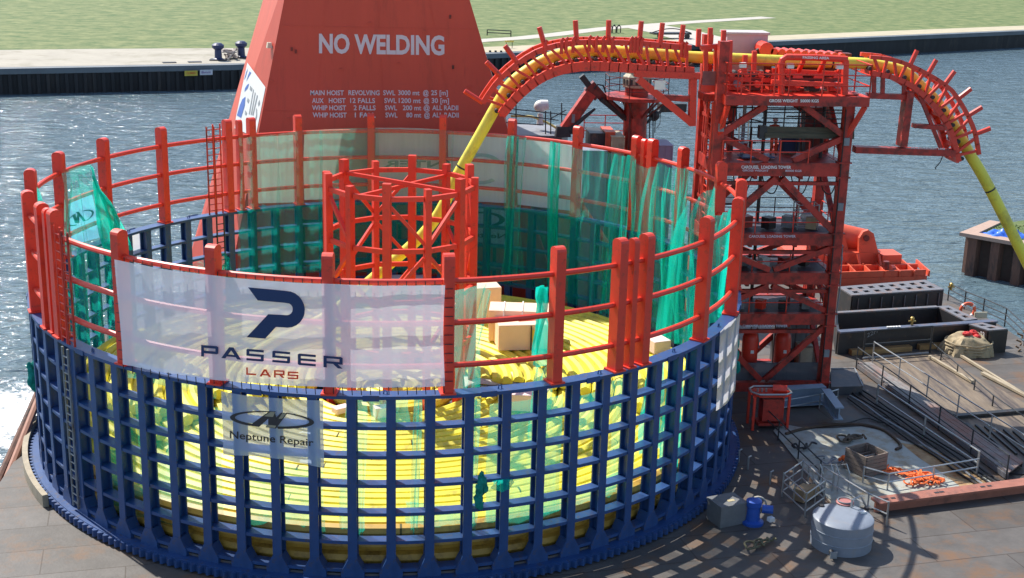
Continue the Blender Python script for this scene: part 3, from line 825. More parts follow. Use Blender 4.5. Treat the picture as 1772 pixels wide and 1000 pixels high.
for k, (x, y, z0_, z1_) in enumerate(((16.6, 5.4, 0, 14), (19.6, 5.6, 0, 10.7), (17.9, 6.4, 3.9, 14), (15.6, 5.0, 7.9, 14), (20.4, 5.2, 11.3, 14))):
    MB().tube([(x, y, z0_), (x, y, z1_)], .05 if k % 2 else .09, 7).build('riser_pipe', (GREY, REDD, SCAF, RED, SCAF)[k], LT)
for zf in (3.3, 5.35, 7.3, 10.6):
    MB().beam((XL+2.0, YF+.2, zf), (XL+2.0, YR-.2, zf), .16, .2).build('floor_joist', REDD, LT)
    MB().beam((XL+4.2, YF+.2, zf), (XL+4.2, YR-.2, zf), .16, .2).build('floor_joist', REDD, LT)
for x, z_ in ((XR-.05, 9.3), (XR-.05, 12.4), (XR-.05, 2.0), (XL+.06, 9.8), (XL+.06, 13.0)):
    MB().box((x, YF-.29, z_), (.26, .12, .36)).build('junction_box', GREY, LT)
MB().tube([(XR-.2, YF-.27, .5), (XR-.2, YF-.27, 13.9)], .03, 6).build('cable', RUBBER, LT)
MB().tube([(XR+.3, YF-.1, 7.4), (XR+.38, YF-.1, 5.0), (XR+.30, YF-.15, 4.2), (XR+.42, YF-.1, 3.4)], .035, 6).build('hanging_sling', GREY, LT)
for k in range(4):
    x = XL+1.0+k*1.4; q = [(x, YF+.5, 10.6), (x+.25, YF+.6, 9.9), (x+.7, YF+.7, 9.75), (x+1.0, YF+.8, 10.6)]
    MB().tube(smooth_path([Vector(v) for v in q], 4), .03, 6).build('hanging_hose', RUBBER, LT)
for x in (XL+.8, XL+3.0, XL+5.3):
    MB().box((x, YF-.55, 15.9), (.3, .22, .22)).build('flood_light', WHITE, LT); MB().tube([(x, YF-.6, 14.5), (x, YF-.6, 15.9)], .035, 6).build('lamp_post', RED, LT)
for k in range(5):
    MB().box((XL+.9+k*1.05, YF+.9+.3*(k % 2), 8.25), (.5, .5, .55), .3*k).build('tool_box', (GREY, REDD, BLACK, GREY, TAN)[k], LT)
    MB().box((XL+.7+k*1.1, YF+.8, 4.2), (.4, .4, .45), .4*k).build('tool_box', (REDD, GREY, RED, BLACK, GREY)[k], LT)
    MB().box((XL+1.0+k*1.0, YF+1.2, 6.25), (.45, .4, .4), .2*k).build('tool_box', (SCAF, GREY, WHITE, REDD, BLACK)[k], LT)
for k in range(12):
    z_ = 4.6+k*.82
    MB().beam((XL-.02, YF+.24, z_), (XL-.02, YF+.88, z_), .08, .08).build('side_rung', RED if k % 3 else MAROON, LT)
for y_, a_ in ((YF+2.1, .16), (YF+2.6, .12)): MB().beam((XL-.05, y_, 7.9), (XL-.05, y_, 15.6), a_, a_).build('side_post', REDD, LT)
for z_ in (9.2, 10.4, 12.2, 13.2, 14.9): MB().beam((XL-.05, YF+1.72, z_), (XL-.05, YR-.25, z_), .14, .16).build('side_tie', REDD, LT)
for x0_, z0_, x1_, z1_ in ((15.4, 11.9, 17.4, 11.9), (15.4, 12.9, 18.6, 12.9), (18.8, 12.2, 20.8, 12.2), (18.8, 13.2, 20.8, 13.2), (16.0, 13.6, 20.6, 13.6)):
    MB().tube([(x0_, 5.9, z0_), (x1_, 5.9, z1_)], .035, 6).build('inner_tube', SCAF, LT)
for x_ in (15.5, 16.2, 17.1, 18.7, 19.4, 20.2): MB().tube([(x_, 5.9, 11.4), (x_, 5.9, 14.0)], .032, 6).build('inner_tube', SCAF, LT)
MB().box((20.2, 6.3, 12.5), (.9, .8, 2.1)).build('winch_cabinet', MAROON, LT); MB().box((20.2, 6.3, 13.6), (1.0, .9, .08)).build('cabinet_lid', REDD, LT)
MB().box((19.2, 6.5, 11.75), (.8, .7, .7)).build('blue_box', mat('deep_blue_box', (.02, .04, .12), .6), LT)
MB().box((17.2, 5.0, 11.42), (1.6, .8, .05), .1).build('blue_sheet', mat('dark_blue_sheet', (.02, .07, .20), .5), LT)
rail_part([(XL+.3, YR+.05, 11.36), (XR-.3, YR+.05, 11.36)], LT, 1.1, 3, .028, 1.2, SCAF)
for k in range(6):
    x_ = XL+.9+k*.95; MB().box((x_, YM-.2, 14.85), (.5, .9, .55)).build('drive_unit', (RED, MAROON, RED, REDD, BLACK, RED)[k], LT)
    MB().tube([(x_, YM-.75, 14.9), (x_, YM-1.05, 14.9)], .16, 10).build('motor_end', (GREY, RED, BLACK, RED, RED, GREY)[k], LT)
# top platform ----------------------------------------------------------------
pl, pr = PY(1255, 171, YF-.75), PY(1504, 171, YF-.75)
MB().beam((pl.x, YF-.75, 14.33), (pr.x, YF-.75, 14.33), .22, .44).build('platform_beam', REDD, LT)
MB().beam((pl.x, YR+.3, 14.33), (pr.x, YR+.3, 14.33), .22, .44).build('platform_beam', REDD, LT)
MB().beam((pl.x+.11, YF-.63, 14.33), (pl.x+.11, YR+.18, 14.33), .22, .44).build('platform_beam', RED, LT)
MB().beam((pr.x-.11, YF-.63, 14.33), (pr.x-.11, YR+.18, 14.33), .22, .44).build('platform_beam', RED, LT)
MB().box(((pl.x+pr.x)/2, (YF+YR)/2-.22, 14.50), (pr.x-pl.x-.44, YR-YF+.8, .06)).build('platform_floor', RED, LT)
rail_part([(pl.x, YR+.2, 14.55), (pl.x, YF-.75, 14.55), (pr.x, YF-.75, 14.55), (pr.x, YR+.2, 14.55)], LT, 1.45, 3, .032, 2.0, RED)
text_px('GROSS WEIGHT  50000 KGS', 1331, 176.6, 1417, 177, 5.2, lambda x, y: PY(x, y, YF-.87), 'lettering', WHITE, LT, .03)
MB().beam((pl.x+.15, YF-.72, 14.1), (XL+.02, YF-.1, 12.6), .2, .2).build('bracket', RED, LT)
MB().beam((pr.x-.15, YF-.72, 14.1), (XR, YF-.1, 12.6), .2, .2).build('bracket', RED, LT)
# upright clamps holding the pipe
for (x, wd) in ((1221, .16), (1239, .16)):
    p = PY(x, 140, YM-.75); q = PY(x, 78, YM-.75); MB().beam(p, q, .2, .24, (0, 1, 0)).build('clamp_post', RED, LT)
    MB().beam(PY(x, 140, YM+.75), PY(x, 78, YM+.75), .2, .24, (0, 1, 0)).build('clamp_post', RED, LT)
MB().beam(PY(1212, 82, YM-.75), PY(1246, 79, YM-.75), .2, .3, (0, 1, 0)).build('clamp_head', RED, LT)
MB().beam(PY(1212, 152, YM-.75), PY(1246, 153, YM-.75), .3, .3, (0, 1, 0)).build('clamp_foot', RED, LT)
MB().box(PY(1229, 138, YM-.85), (.75, .05, .8)).build('mesh_panel', mat('grey_mesh_panel', (.25, .10, .10), .6, var=.2), LT)
MB().box(PY(1229, 166, YM+.1), (.9, 1.3, .35)).build('clamp_base', REDD, LT)
for (x, y0, y1) in ((1262, 70, 125), (1304, 88, 122), (1208, 50, 80), (1228, 48, 80), (1251, 52, 84), (1288, 95, 128)):
    MB().beam(PY(x, y1, YM-.6), PY(x+1.5, y0, YM-.6), .2, .22, (0, 1, 0)).build('guide_post', RED, LT)
for i in range(9):
    p = PY(1262+i*12, 127, YM-.1); MB().tube([p+Vector((0, -.6, 0)), p+Vector((0, .6, 0))], .12, 8).build('pipe_roller', BLACK if i % 2 else RED, LT)
MB().beam(PY(1246, 135, YM-.5), PY(1352, 139, YM-.5), .2, .26, (0, 1, 0)).build('roller_beam', RED, LT)
MB().beam(PY(1246, 133, YM+.6), PY(1352, 137, YM+.6), .2, .26, (0, 1, 0)).build('roller_beam', RED, LT)
# inner hand rails of the platform
rail_part([PY(1276, 158, YF-.2), PY(1318, 160, YF-.2)], LT, .95, 2, .03, .6, RED)
# passing area cage -------------------------------------------------------------
PG = thing('passing_cage', PY(1408, 165, YF), 'bright red tubular cage with slanted struts on the top platform', 'cage')
g = lambda x, y, Y=YF-.35: PY(x, y, Y)
MB().tube([g(1352, 163), g(1352.5, 112), g(1354, 103), g(1361, 98.5), g(1410, 99.5), g(1466, 102.5)], .15, 10).build('top_tube', RED, PG, smooth=True)
MB().beam(g(1463, 104), g(1461, 164), .26, .26, (0, 1, 0)).build('cage_post', RED, PG)
MB().beam(g(1335, 141), g(1463, 147), .18, .22, (0, 1, 0)).build('cage_sill', RED, PG)
for x in (1354, 1392, 1428, 1462):
    MB().beam(g(x-1, 104), g(x-11, 124, YM-.5), .16, .2).build('slanted_strut', RED, PG)
    p = g(x-12, 124, YM-.55); MB().box(p+Vector((0, 0, -.12)), (.5, .3, .34), 0, .6).build('bearing_block', RED, PG)
MB().beam(g(1335, 122, YM-.5), g(1462, 128, YM-.5), .22, .3, (0, 1, 0)).build('back_beam', RED, PG)
MB().beam(g(1344, 136, YM-.6), g(1462, 140, YM-.6), .2, .16, (0, 1, 0)).build('back_beam', MAROON, PG)
MB().box(g(1405, 133, YM+.7), (3.1, .1, .9)).build('back_plate', MAROON, PG)
text_px('PASSING AREA', 1389, 101.3, 1435, 102.6, 4.4, lambda x, y: PY(x, y, YF-.35-.158), 'lettering', WHITE, PG, .03)
# tensioner rollers above the pipe, pale cabin behind
TN = thing('roller_tensioner', PY(1360, 112, YR), 'red roller track machine mounted behind the pipe at the top of the tower', 'machine')
MB().beam(PY(1318, 92, YR-.4), PY(1470, 101, YR-.4), .5, .5, (0, 1, 0)).build('track_frame', MAROON, TN)
for i in range(11):
    p = PY(1322+i*13, 84+i*.9+(3 if i else 0), YR-.5); MB().tube([p+Vector((0, -.5, 0)), p+Vector((0, .5, 0))], .34 if i == 0 else .17, 12).build('track_roller', RED, TN)
MB().tube([PY(1312, 104, YR-.7), PY(1316, 92, YR-.7), PY(1311, 84, YR-.7)], .12, 8).build('hose', RUBBER, TN)
for x in (1330, 1390, 1450): MB().box((PY(x, 98, YR-.4).x, YR-.4, 15.4), (.3, .3, 1.75)).build('support', MAROON, TN)
kb = PY(1278, 118, YR+1.6)
KB = thing('pale_cabin', (kb.x, kb.y, 14.56), 'pale pinkish steel cabin standing behind the pipe clamps on the tower', 'cabin')
MB().box((kb.x, YR+.9, 15.75), (2.0, 1.2, 2.3)).build('cabin_body', mat('pale_pink_paint', (.55, .40, .42), .6, var=.06), KB)
MB().box((kb.x, YR+.9, 14.63), (2.3, 1.5, .1)).build('cabin_base', REDD, KB)
MB().box((kb.x, YR+.9, 16.95), (2.15, 1.35, .1)).build('cabin_roof', mat('pale_roof', (.5, .45, .45), .6), KB)
# scaffold with a board on the person's level
SF = thing('scaffold_platform', PY(1400, 258, YF+.6), 'tube scaffold with dirty timber boards inside the upper tower level', 'scaffold')
sy = YF+.5
for x in (1322, 1383, 1389, 1392, 1471): 
    MB().tube([PY(x, 262, sy), PY(x, 184 if x != 1322 else 186, sy)], .035, 6).build('upright', SCAF, SF)
for y in (190, 195, 205, 213): MB().tube([PY(1318, y-1, sy-.04), PY(1480, y+1, sy-.04)], .03, 6).build('ledger', SCAF, SF)
BOARD = mat('dirty_boards', (.085, .08, .055), .8, var=.3, scale=3, stretch=(.4, 4, 4))
MB().beam(PY(1318, 226, sy-.12), PY(1478, 229, sy-.12), .04, .42, (0, 0, 1)).build('board', BOARD, SF)
MB().beam(PY(1324, 234, sy-.18), PY(1478, 236, sy-.18), .05, .24, (0, 0, 1)).build('board', BOARD, SF)
MB().box(PY(1319, 228, sy+.05), (.35, .4, .6)).build('cable_box', SCAF, SF)
for a, b in (((1278, 258), (1280, 196)), ((1294, 258), (1296, 196))): MB().tube([PY(*a, YF+.2), PY(*b, YF+.2)], .035, 6).build('ladder_rail', GALV, SF)
for i in range(7): MB().tube([PY(1278+i*.3, 256-i*9, YF+.2), PY(1294+i*.3, 256-i*9, YF+.2)], .025, 6).build('ladder_rung', GALV, SF)
MB().tube([PY(1240+i*12, 210+4*math.sin(i), YF+.8) for i in range(8)], .035, 6).build('cross_tube', SCAF, SF)
sc2 = MB()
for x in (1254, 1262, 1274): sc2.tube([PY(x, 225, YR-.2), PY(x, 180, YR-.2)], .04, 6)
for y in (190, 202, 213): sc2.tube([PY(1244, y, YR-.25), PY(1270, y+3, YR-.25)], .03, 6)
sc2.build('rear_tubes', SCAF, SF)
# galvanised cage on level three
GC = thing('wire_cage', (PY(1393, 388, YF+1.2).x, YF+1.2, 7.92), 'small grey tube cage standing on the middle tower platform', 'cage')
c0 = Vector((PY(1393, 388, YF+1.2).x, YF+1.2, 7.92))
for sx in (-.5, .5):
    for sy_ in (-.4, .4): MB().tube([c0+Vector((sx, sy_, 0)), c0+Vector((sx, sy_, 1.25))], .035, 6).build('cage_post', GALV, GC)
M = MB()
for z in (.1, .45, .8, 1.2):
    M.tube([c0+Vector((-.5, -.4, z)), c0+Vector((.5, -.4, z)), c0+Vector((.5, .4, z)), c0+Vector((-.5, .4, z)), c0+Vector((-.5, -.4, z))], .025, 5)
M.build('cage_bars', GALV, GC)
M = MB(); M.sphere(c0+Vector((.05, .05, .55)), .3, 9, 6, (1, .9, .8), .12); M.build('white_bag', WHITE, GC)
# equipment inside the tower base
for i, (x, lab) in enumerate(((1293, 'red pressure tank with domed top in tower base next to carousel'), (1349, 'red pressure tank with domed top left of the tan crates in tower base'))):
    p = Vector((PY(x, 660, YF+1.4).x, YF+1.4, .45))
    t = thing('pressure_tank', p, lab, 'tank', 'red tanks in the tower base')
    MB().lathe(p+Vector((0, 0, .25)), [(.25, 0), (.38, .08), (.40, .3), (.40, 1.55), (.34, 1.75), (.18, 1.88), (.05, 1.92)], 16).build('tank_shell', RED, t, smooth=True)
    for k in range(3):
        a = 2.1*k+.5; MB().beam(p+Vector((.3*math.cos(a), .3*math.sin(a), 0)), p+Vector((.34*math.cos(a), .34*math.sin(a), .6)), .08, .08).build('foot', RED, t)
    MB().tube([p+Vector((0, 0, 2.1)), p+Vector((0, 0, 2.35)), p+Vector((.3, 0, 2.4)), p+Vector((.5, .2, 1.2))], .05, 6).build('pipework', GREY, t)
    MB().box(p+Vector((.02, -.41, 1.2)), (.16, .03, .16)).build('gauge', WHITE, t)
for i, (x, lab) in enumerate(((1390, 'tan plywood crate left of the two standing behind the red brace'), (1414, 'tan plywood crate beside the right tower column behind the brace'))):
    p = Vector((PY(x, 640, YR-.6).x, YR-.7, .45)); t = thing('plywood_crate', p, lab, 'crate', 'tan crates in the tower base')
    MB().box(p+Vector((0, 0, .55)), (.9, .8, 1.1)).build('crate_body', mat('plywood', (.42, .36, .26), .8, var=.1, scale=5), t)
    M = MB()
    for sx in (-.43, .43): M.box(p+Vector((sx*.98, -.42, .55)), (.08, .03, 1.1))
    M.box(p+Vector((0, -.437, 1.06)), (.9, .03, .08)); M.box(p+Vector((0, -.437, .06)), (.9, .03, .08)); M.build('battens', WOODG, t)
p = Vector((PY(1395, 600, YR-.4).x, YR-.45, .45))
t = thing('switch_cabinet', p+Vector((-.6, 0, 0)), 'dark grey electrical cabinet standing behind the tan crates in the tower', 'cabinet')
MB().box(p+Vector((-.6, .35, 1.15)), (2.2, .5, 2.3)).build('cabinet_body', mat('dark_grey_paint', (.07, .075, .085), .5, var=.15), t)
for k in range(4): MB().box(p+Vector((-1.42+k*.55, .09, 1.2)), (.48, .02, 2.0)).build('cabinet_door', mat('grey_door', (.12, .125, .14), .5), t)
MB().box(((XL+XR)/2, YF+.1, .95), (XR-XL-.6, .05, .9)).build('mesh_skirt', sheet_mat('grey_mesh', (.16, .17, .19), .25, .3, .05), LT)

# ================================================================== BANNERS
def interp(P, t):
    L = [0]
    for a, b in zip(P[:-1], P[1:]): L.append(L[-1]+math.hypot(b[0]-a[0], b[1]-a[1]))
    s = t*L[-1]
    for k in range(len(P)-1):
        if s <= L[k+1] or k == len(P)-2:
            u = (s-L[k])/max(1e-9, L[k+1]-L[k]); return tuple(P[k][j]+(P[k+1][j]-P[k][j])*u for j in range(len(P[0])))
def cylsheet(name, top, bot, R, far, material, nu=40, nv=16, amp=.0, waves=8, parent=None, inward=True, seed=0, droop=0.0):
    """sheet hung round the wall: top and bottom edges are given where they are seen and become (angle, height) on the wall"""
    rnd = random.Random(seed)
    def az(P):
        o = []
        for x, y in P:
            p = PC(x, y, R, far); o.append((math.atan2(p.y, p.x), p.z))
        return o
    T, B = az(top), az(bot)
    fix = lambda Q, a0: [(a+2*math.pi*round((a0-a)/(2*math.pi)), z) for a, z in Q]
    T = fix(T, T[0][0]); B = fix(B, T[0][0])
    ph = [rnd.uniform(0, 6.28) for _ in range(6)]
    def fn(u, v):
        a, z = interp(T, u); a2, z2 = interp(B, u)
        A = a+(a2-a)*v; Zz = z+(z2-z)*v
        k = min(1, 6*v) if amp else 0
        f = math.sin(waves*2*math.pi*u+ph[0]+1.3*v)+.6*math.sin(waves*4.7*math.pi*u+ph[1]-2*v)+.4*math.sin(waves*9.1*math.pi*u+ph[2]+3*v)
        g_ = math.sin(5*u+ph[3]+4*v)*.8
        r = R-(amp*(f*.55+g_+1.2)*(.35+.65*k) if inward else -amp*(f*.4+g_*.5))
        A += amp*.06*math.sin(waves*6*u+ph[4]+5*v)
        return pol(r, A, Zz-droop*math.sin(math.pi*u)*v)
    return MB().grid(fn, nu, nv).build(name, material, parent, smooth=True)
RB = 15.14
# large front banner
fb = cylsheet('front_banner', [(199, 449), (280, 465), (365, 476), (465, 486), (567, 491), (670, 494), (769, 493)], [(213, 630), (290, 645), (372, 657), (470, 665), (569, 670), (670, 671), (768, 668)], RB, False, BAN, 120, 26, .035, 5, None, False, 3)
tag(fb, 'wide translucent white banner with navy P emblem across the front of the carousel', 'banner')
mp_ = lambda dr: (lambda x, y: PC(x, y, RB+dr))
K = lambda x, y: (180+x*.35, 420+y*.35)
emb = [(712, 220), (900, 238)]
for i in range(13):
    t = -math.pi/2+math.pi*i/12; c_, s_ = math.cos(t), math.sin(t)
    emb.append((903+90*c_+ (4*s_), 329+91*s_+0*c_))
emb += [(850, 416), (797, 474), (705, 467), (812, 353), (905, 358)]
for i in range(1, 8):
    t = math.pi/2-math.pi*i/8; emb.append((905+28*math.cos(t), 328+30*math.sin(t)))
emb += [(895, 297), (760, 285)]
polys_px([[K(*p) for p in emb]], mp_(.075), 'emblem', NAVY, fb, 8)
R4 = lambda a, b, c, d: [(a, b), (c, b), (c, d), (a, d)]
LET = {
 'P': [R4(0, 0, .17, 1), [(.17, .77), (.9, .77), (1, .77), (1, .92), (.92, 1), (.17, 1)], R4(.83, .53, 1, .77), [(.17, .30), (.92, .30), (1, .38), (1, .53), (.17, .53)]],
 'A': [[(0, 0), (.2, 0), (.5, .74), (.5, 1), (.39, 1)], [(1, 0), (.61, 1), (.5, 1), (.5, .74), (.8, 0)], [(.272, .18), (.728, .18), (.655, .36), (.345, .36)]],
 'S': [[(0, .8), (1, .8), (1, 1), (.08, 1), (0, .92)], R4(0, .6, .17, .8), [(0, .4), (1, .4), (1, .6), (0, .6)], R4(.83, .2, 1, .4), [(0, 0), (.92, 0), (1, .08), (1, .2), (0, .2)]],
 'E': [[(0, .8), (1, .8), (1, 1), (.08, 1), (0, .92)], R4(0, .6, .17, .8), R4(0, .4, 1, .6), R4(0, .2, .17, .4), [(0, .2), (0, .08), (.08, 0), (1, 0), (1, .2)]],
 'R': [R4(0, 0, .17, 1), [(.17, .8), (1, .8), (1, .92), (.92, 1), (.17, 1)], R4(.83, .55, 1, .8), [(.17, .35), (1, .35), (1, .55), (.17, .55)], [(.50, .35), (.75, 0), (1, 0), (.75, .35)]],
 'L': [R4(0, 0, .17, 1), R4(.17, 0, 1, .22)]}
def wide_word(spec, sl, h, name, material):
    for ch, x0, x1, yt, yb in spec:
        P = []
        for q in LET[ch]:
            P.append([K(x0+(x1-x0)*u+0*v, (yb+(x1-x0)*sl*u)-(h)*v) for u, v in q])
        polys_px(P, mp_(.075), name, material, fb, 8)
wide_word([('P', 480, 565, 0, 562), ('A', 580, 678, 0, 570), ('S', 704, 790, 0, 581), ('S', 832, 920, 0, 590), ('E', 958, 1047, 0, 604), ('R', 1085, 1180, 0, 615)], .085, 57, 'lettering', NAVY)
wide_word([('L', 703, 752, 0, 653), ('A', 768, 825, 0, 661), ('R', 840, 893, 0, 666), ('S', 908, 961, 0, 673)], .05, 37, 'lettering', PRED)
# lashings along its edges
def lash(p, q): MB().tube([p, q], .015, 4).build('lashing', BLACK, fb)
for i in range(36):
    P = interp([(199, 449), (280, 465), (365, 476), (465, 486), (567, 491), (670, 494), (769, 493)], i/35)
    p = PC(P[0], P[1], 14.95); lash(p+Vector((0, 0, -.1)), p+Vector((0, 0, .14)))
for i in range(11):
    p = PC(769, 500+i*16, 15.1); lash(p, p+Vector((.28, .02, .0))); p = PC(203+i*1.0, 462+i*16, 15.1); lash(p, p+Vector((-.14, .06, 0)))
for i in range(36):
    P = interp([(213, 630), (372, 657), (569, 670), (768, 668)], i/35); lash(PC(P[0], P[1]+1, RB+.02), PC(P[0]+1, P[1]+14, 15.06))

# repair firm banner on the lattice
nb = cylsheet('lattice_banner', [(383, 677), (430, 685), (480, 689), (530, 692), (560, 693)], [(386, 787), (440, 789), (490, 795), (530, 803), (560, 810)], RB, False, BANB, 50, 20, .015, 4, None, False, 5)
tag(nb, 'small pale blue banner reading Neptune Repair on the blue lattice front', 'banner')
K2 = lambda x, y: (380+x/8.33, 680+y/8.33)
def ell(a0, a1, th0, th1, n=26):
    out, inn = [], []
    for i in range(n+1):
        t = RAD(a0+(a1-a0)*i/n); th = th0+(th1-th0)*i/n; th_ = th*(1+.7*abs(math.cos(t)))
        x, y = 755+606*math.cos(t), 388+124*math.sin(t); x2, y2 = 755+(606-th_*1.5)*math.cos(t), 388+(124-th_*.75)*math.sin(t)
        out.append(K2(x, y+.06*(x-755))); inn.append(K2(x2, y2+.06*(x2-755)))
    return out, inn
def ring_quads(o_, i_): return [[o_[k], o_[k+1], i_[k+1], i_[k]] for k in range(len(o_)-1)]
polys_px(ring_quads(*ell(266, 122, 18, 36)), mp_(.03), 'emblem', PGREY, nb, 6)
polys_px(ring_quads(*ell(-70, 82, 16, 40)), mp_(.03), 'emblem', PGREY, nb, 6)
polys_px([[K2(*p) for p in q] for q in ([(430, 470), (570, 488), (815, 268), (720, 260)], [(660, 495), (812, 512), (978, 292), (890, 280)])], mp_(.03), 'emblem', PGREY, nb, 6)
polys_px([[K2(*p) for p in [(700, 355), (798, 290), (820, 375), (790, 470), (700, 480)]]], mp_(.036), 'emblem', PGREY, nb, 6)
polys_px([[K2(*p) for p in q] for q in ([(640, 335), (740, 268), (800, 273), (770, 345)], [(850, 370), (905, 290), (960, 295), (900, 370)], [(680, 455), (815, 470), (800, 505), (670, 490)])], mp_(.042), 'emblem', PGOLD, nb, 6)
text_px('Neptune Repair', 397.8, 757.8, 542.5, 772.2, 13.2, mp_(.03), 'lettering', PGREY, nb, .012)

# white banner seen through the lattice on the right outside
wb = cylsheet('side_banner', [(1246, 574), (1262, 558), (1281, 541)], [(1239, 711), (1256, 700), (1272, 672)], 15.12, False, BANW2, 16, 14, .02, 3, None, False, 8)
tag(wb, 'white banner lashed to the outside of the lattice on the right', 'banner')

# sheets on the far wall, printed on their outer side
def far_sheet(name, x0, x1, ytl, ytr, ybl, ybr, label, material=None, grp=None, seed=1):
    o = cylsheet(name, [(x0, ytl), ((x0+x1)/2, (ytl+ytr)/2-1), (x1, ytr)], [(x0, ybl), ((x0+x1)/2, (ybl+ybr)/2), (x1, ybr)], 15.16, True, material or BANW, 24, 12, .03, 3, None, False, seed)
    return tag(o, label, 'banner', grp)
G = 'pale sheets on the far wall of the carousel'
s1 = far_sheet('far_banner', 443, 512, 236, 228, 352, 350, 'grey green sheet on the far rail left of the hub frame nearest the crane corner', BANG, G, 1)
s2 = far_sheet('far_banner', 526, 637, 226, 222, 346, 342, 'dull grey sheet on the far rail directly above the left posts of the hub frame', BANG, G, 2)
s3 = far_sheet('far_banner', 649, 764, 221, 224, 345, 345, 'pale sheet on the far rail with mirrored letters RETN showing through', None, G, 3)
s4 = far_sheet('far_banner', 776, 885, 227, 233, 346, 352, 'pale sheet on the far rail crossed by the hanging yellow pipe', None, G, 4)
s5 = far_sheet('far_banner', 896, 998, 237, 250, 354, 366, 'pale bluish sheet on the far rail to the right of the yellow pipe', None, G, 5)
text_px('INTER', 778, 290, 664, 288.5, 11.5, lambda x, y: PC(x, y, 15.13, True), 'lettering', mat('print_faded', (.22, .26, .25), .6), s3, .03)
ringp = []
for i in range(20):
    a, b = 2*math.pi*i/26+.9, 2*math.pi*(i+1)/26+.9
    ringp.append([(832+40*math.cos(t)*k, 292+27*math.sin(t)*k) for t, k in ((a, 1), (b, 1), (b, .78), (a, .78))])
polys_px(ringp, lambda x, y: PC(x, y, 15.13, True), 'emblem', mat('print_faded_grey', (.40, .46, .44), .6), s4, 10)
fn_ = cylsheet('far_lattice_banner', [(786, 356), (850, 358), (882, 361)], [(786, 418), (850, 421), (880, 424)], 15.16, True, BANB, 20, 10, .02, 3, None, False, 11)
tag(fn_, 'blue banner on the far lattice behind the hub frame, its lettering mirrored', 'banner')
text_px('Neptune', 876, 413, 797, 409, 9, lambda x, y: PC(x, y, 15.12, True), 'lettering', PGREY, fn_, .02)
polys_px([[(870+(-40+44*math.cos(t)*k), 380+14*math.sin(t)*k) for t, k in ((2*math.pi*i/24, 1), (2*math.pi*(i+1)/24, 1), (2*math.pi*(i+1)/24, .78), (2*math.pi*i/24, .78))] for i in range(24)], lambda x, y: PC(x, y, 15.12, True), 'emblem', PGREY, fn_, 10)
# repair firm banner on the far left wall
lb = cylsheet('left_banner', [(113, 356), (135, 345), (159, 337)], [(120, 421), (140, 420), (178, 410)], 15.16, True, sheet_mat('sky_blue_banner_mesh', (.25, .60, .85), .22, .6, .04), 20, 14, .03, 3, None, False, 12)
tag(lb, 'light blue banner with mirrored emblem hanging behind the left net', 'banner')
KL = lambda x, y: (80+x/10, 330+y/10)
def sk(cx, cy, rx, ry, a0, a1, th):
    o_ = []
    for i in range(14):
        q = []
        for t, k in ((a0+(a1-a0)*i/14, 1), (a0+(a1-a0)*(i+1)/14, 1), (a0+(a1-a0)*(i+1)/14, th), (a0+(a1-a0)*i/14, th)):
            x = cx+rx*k*math.cos(RAD(t)); y = cy+ry*k*math.sin(RAD(t))-(x-cx)*.38; q.append(KL(x, y))
        o_.append(q)
    return o_
polys_px(sk(585, 470, 240, 110, -75, 60, .86)+sk(585, 470, 240, 110, 105, 250, .86)+[[KL(*p) for p in q] for q in ([(450, 420), (500, 400), (560, 555), (500, 560)], [(515, 370), (560, 360), (690, 520), (640, 530)], [(535, 400), (575, 400), (570, 560), (520, 560)])], lambda x, y: PC(x, y, 15.12, True), 'emblem', mat('print_teal', (.01, .12, .16), .6), lb, 6)
text_px('Neptune', 160, 392, 121.5, 409.5, 5.5, lambda x, y: PC(x, y, 15.12, True), 'lettering', MATS['print_teal'], lb, .02)
# white sheet and pinkish tape on the far lattice
wf = cylsheet('lattice_sheet', [(222, 406), (242, 400)], [(224, 436), (243, 430)], 15.1, True, BANW2, 6, 6, .01, 2, None, False, 13)
tag(wf, 'small white sheet in the blue lattice at the far left', 'banner')

# ================================================================== NETS
NG = 'teal debris nets hung inside the carousel'
def net(top, bot, label, far=True, R=14.45, material=None, amp=.16, waves=4, nu=44, nv=22, seed=0, droop=0):
    o = cylsheet('debris_net', top, bot, R, far, material or NET, nu, nv, amp, waves, None, True, seed, droop)
    return tag(o, label, 'net', NG)
# far wall, left to right
net([(412, 238), (440, 236), (480, 232)], [(412, 478), (445, 474), (482, 470)], 'sheer teal net on the far wall at the crane corner', seed=1, material=NETL, amp=.08)
net([(478, 232), (520, 226), (555, 225)], [(480, 472), (520, 470), (556, 466)], 'sheer teal net with a dark seam left of the hub frame', seed=2, material=NETL, amp=.10)
net([(551, 225), (600, 222), (655, 221)], [(552, 468), (600, 466), (655, 462)], 'flat teal net behind the left half of the hub frame', seed=3, material=NETL, amp=.06)
net([(650, 222), (715, 222), (785, 226)], [(650, 470), (715, 470), (785, 470)], 'flat teal net behind the middle of the hub frame', seed=4, material=NETL, amp=.05)
net([(780, 227), (836, 230), (884, 234)], [(780, 474), (836, 476), (888, 480)], 'flat teal net behind the hanging yellow pipe', seed=5, material=NETL, amp=.06)
net([(882, 236), (890, 234), (908, 238)], [(868, 480), (885, 486), (905, 484)], 'gathered vertical teal net strip right of the yellow pipe', seed=6, amp=.16, waves=3)
net([(904, 238), (935, 243), (962, 246)], [(902, 484), (935, 490), (960, 494)], 'sheer teal net between two gathered strips on the far wall', seed=7, material=NETL, amp=.05)
net([(955, 244), (962, 247), (970, 246)], [(946, 520), (955, 524), (966, 522)], 'narrow bright rope of net hanging on the far wall', seed=8, amp=.12, waves=2, material=NETD)
net([(968, 248), (1005, 258), (1036, 258), (1068, 268)], [(962, 520), (1000, 528), (1030, 534), (1062, 542)], 'dark sheer net with soft folds left of the twin far right posts', seed=9, amp=.14)
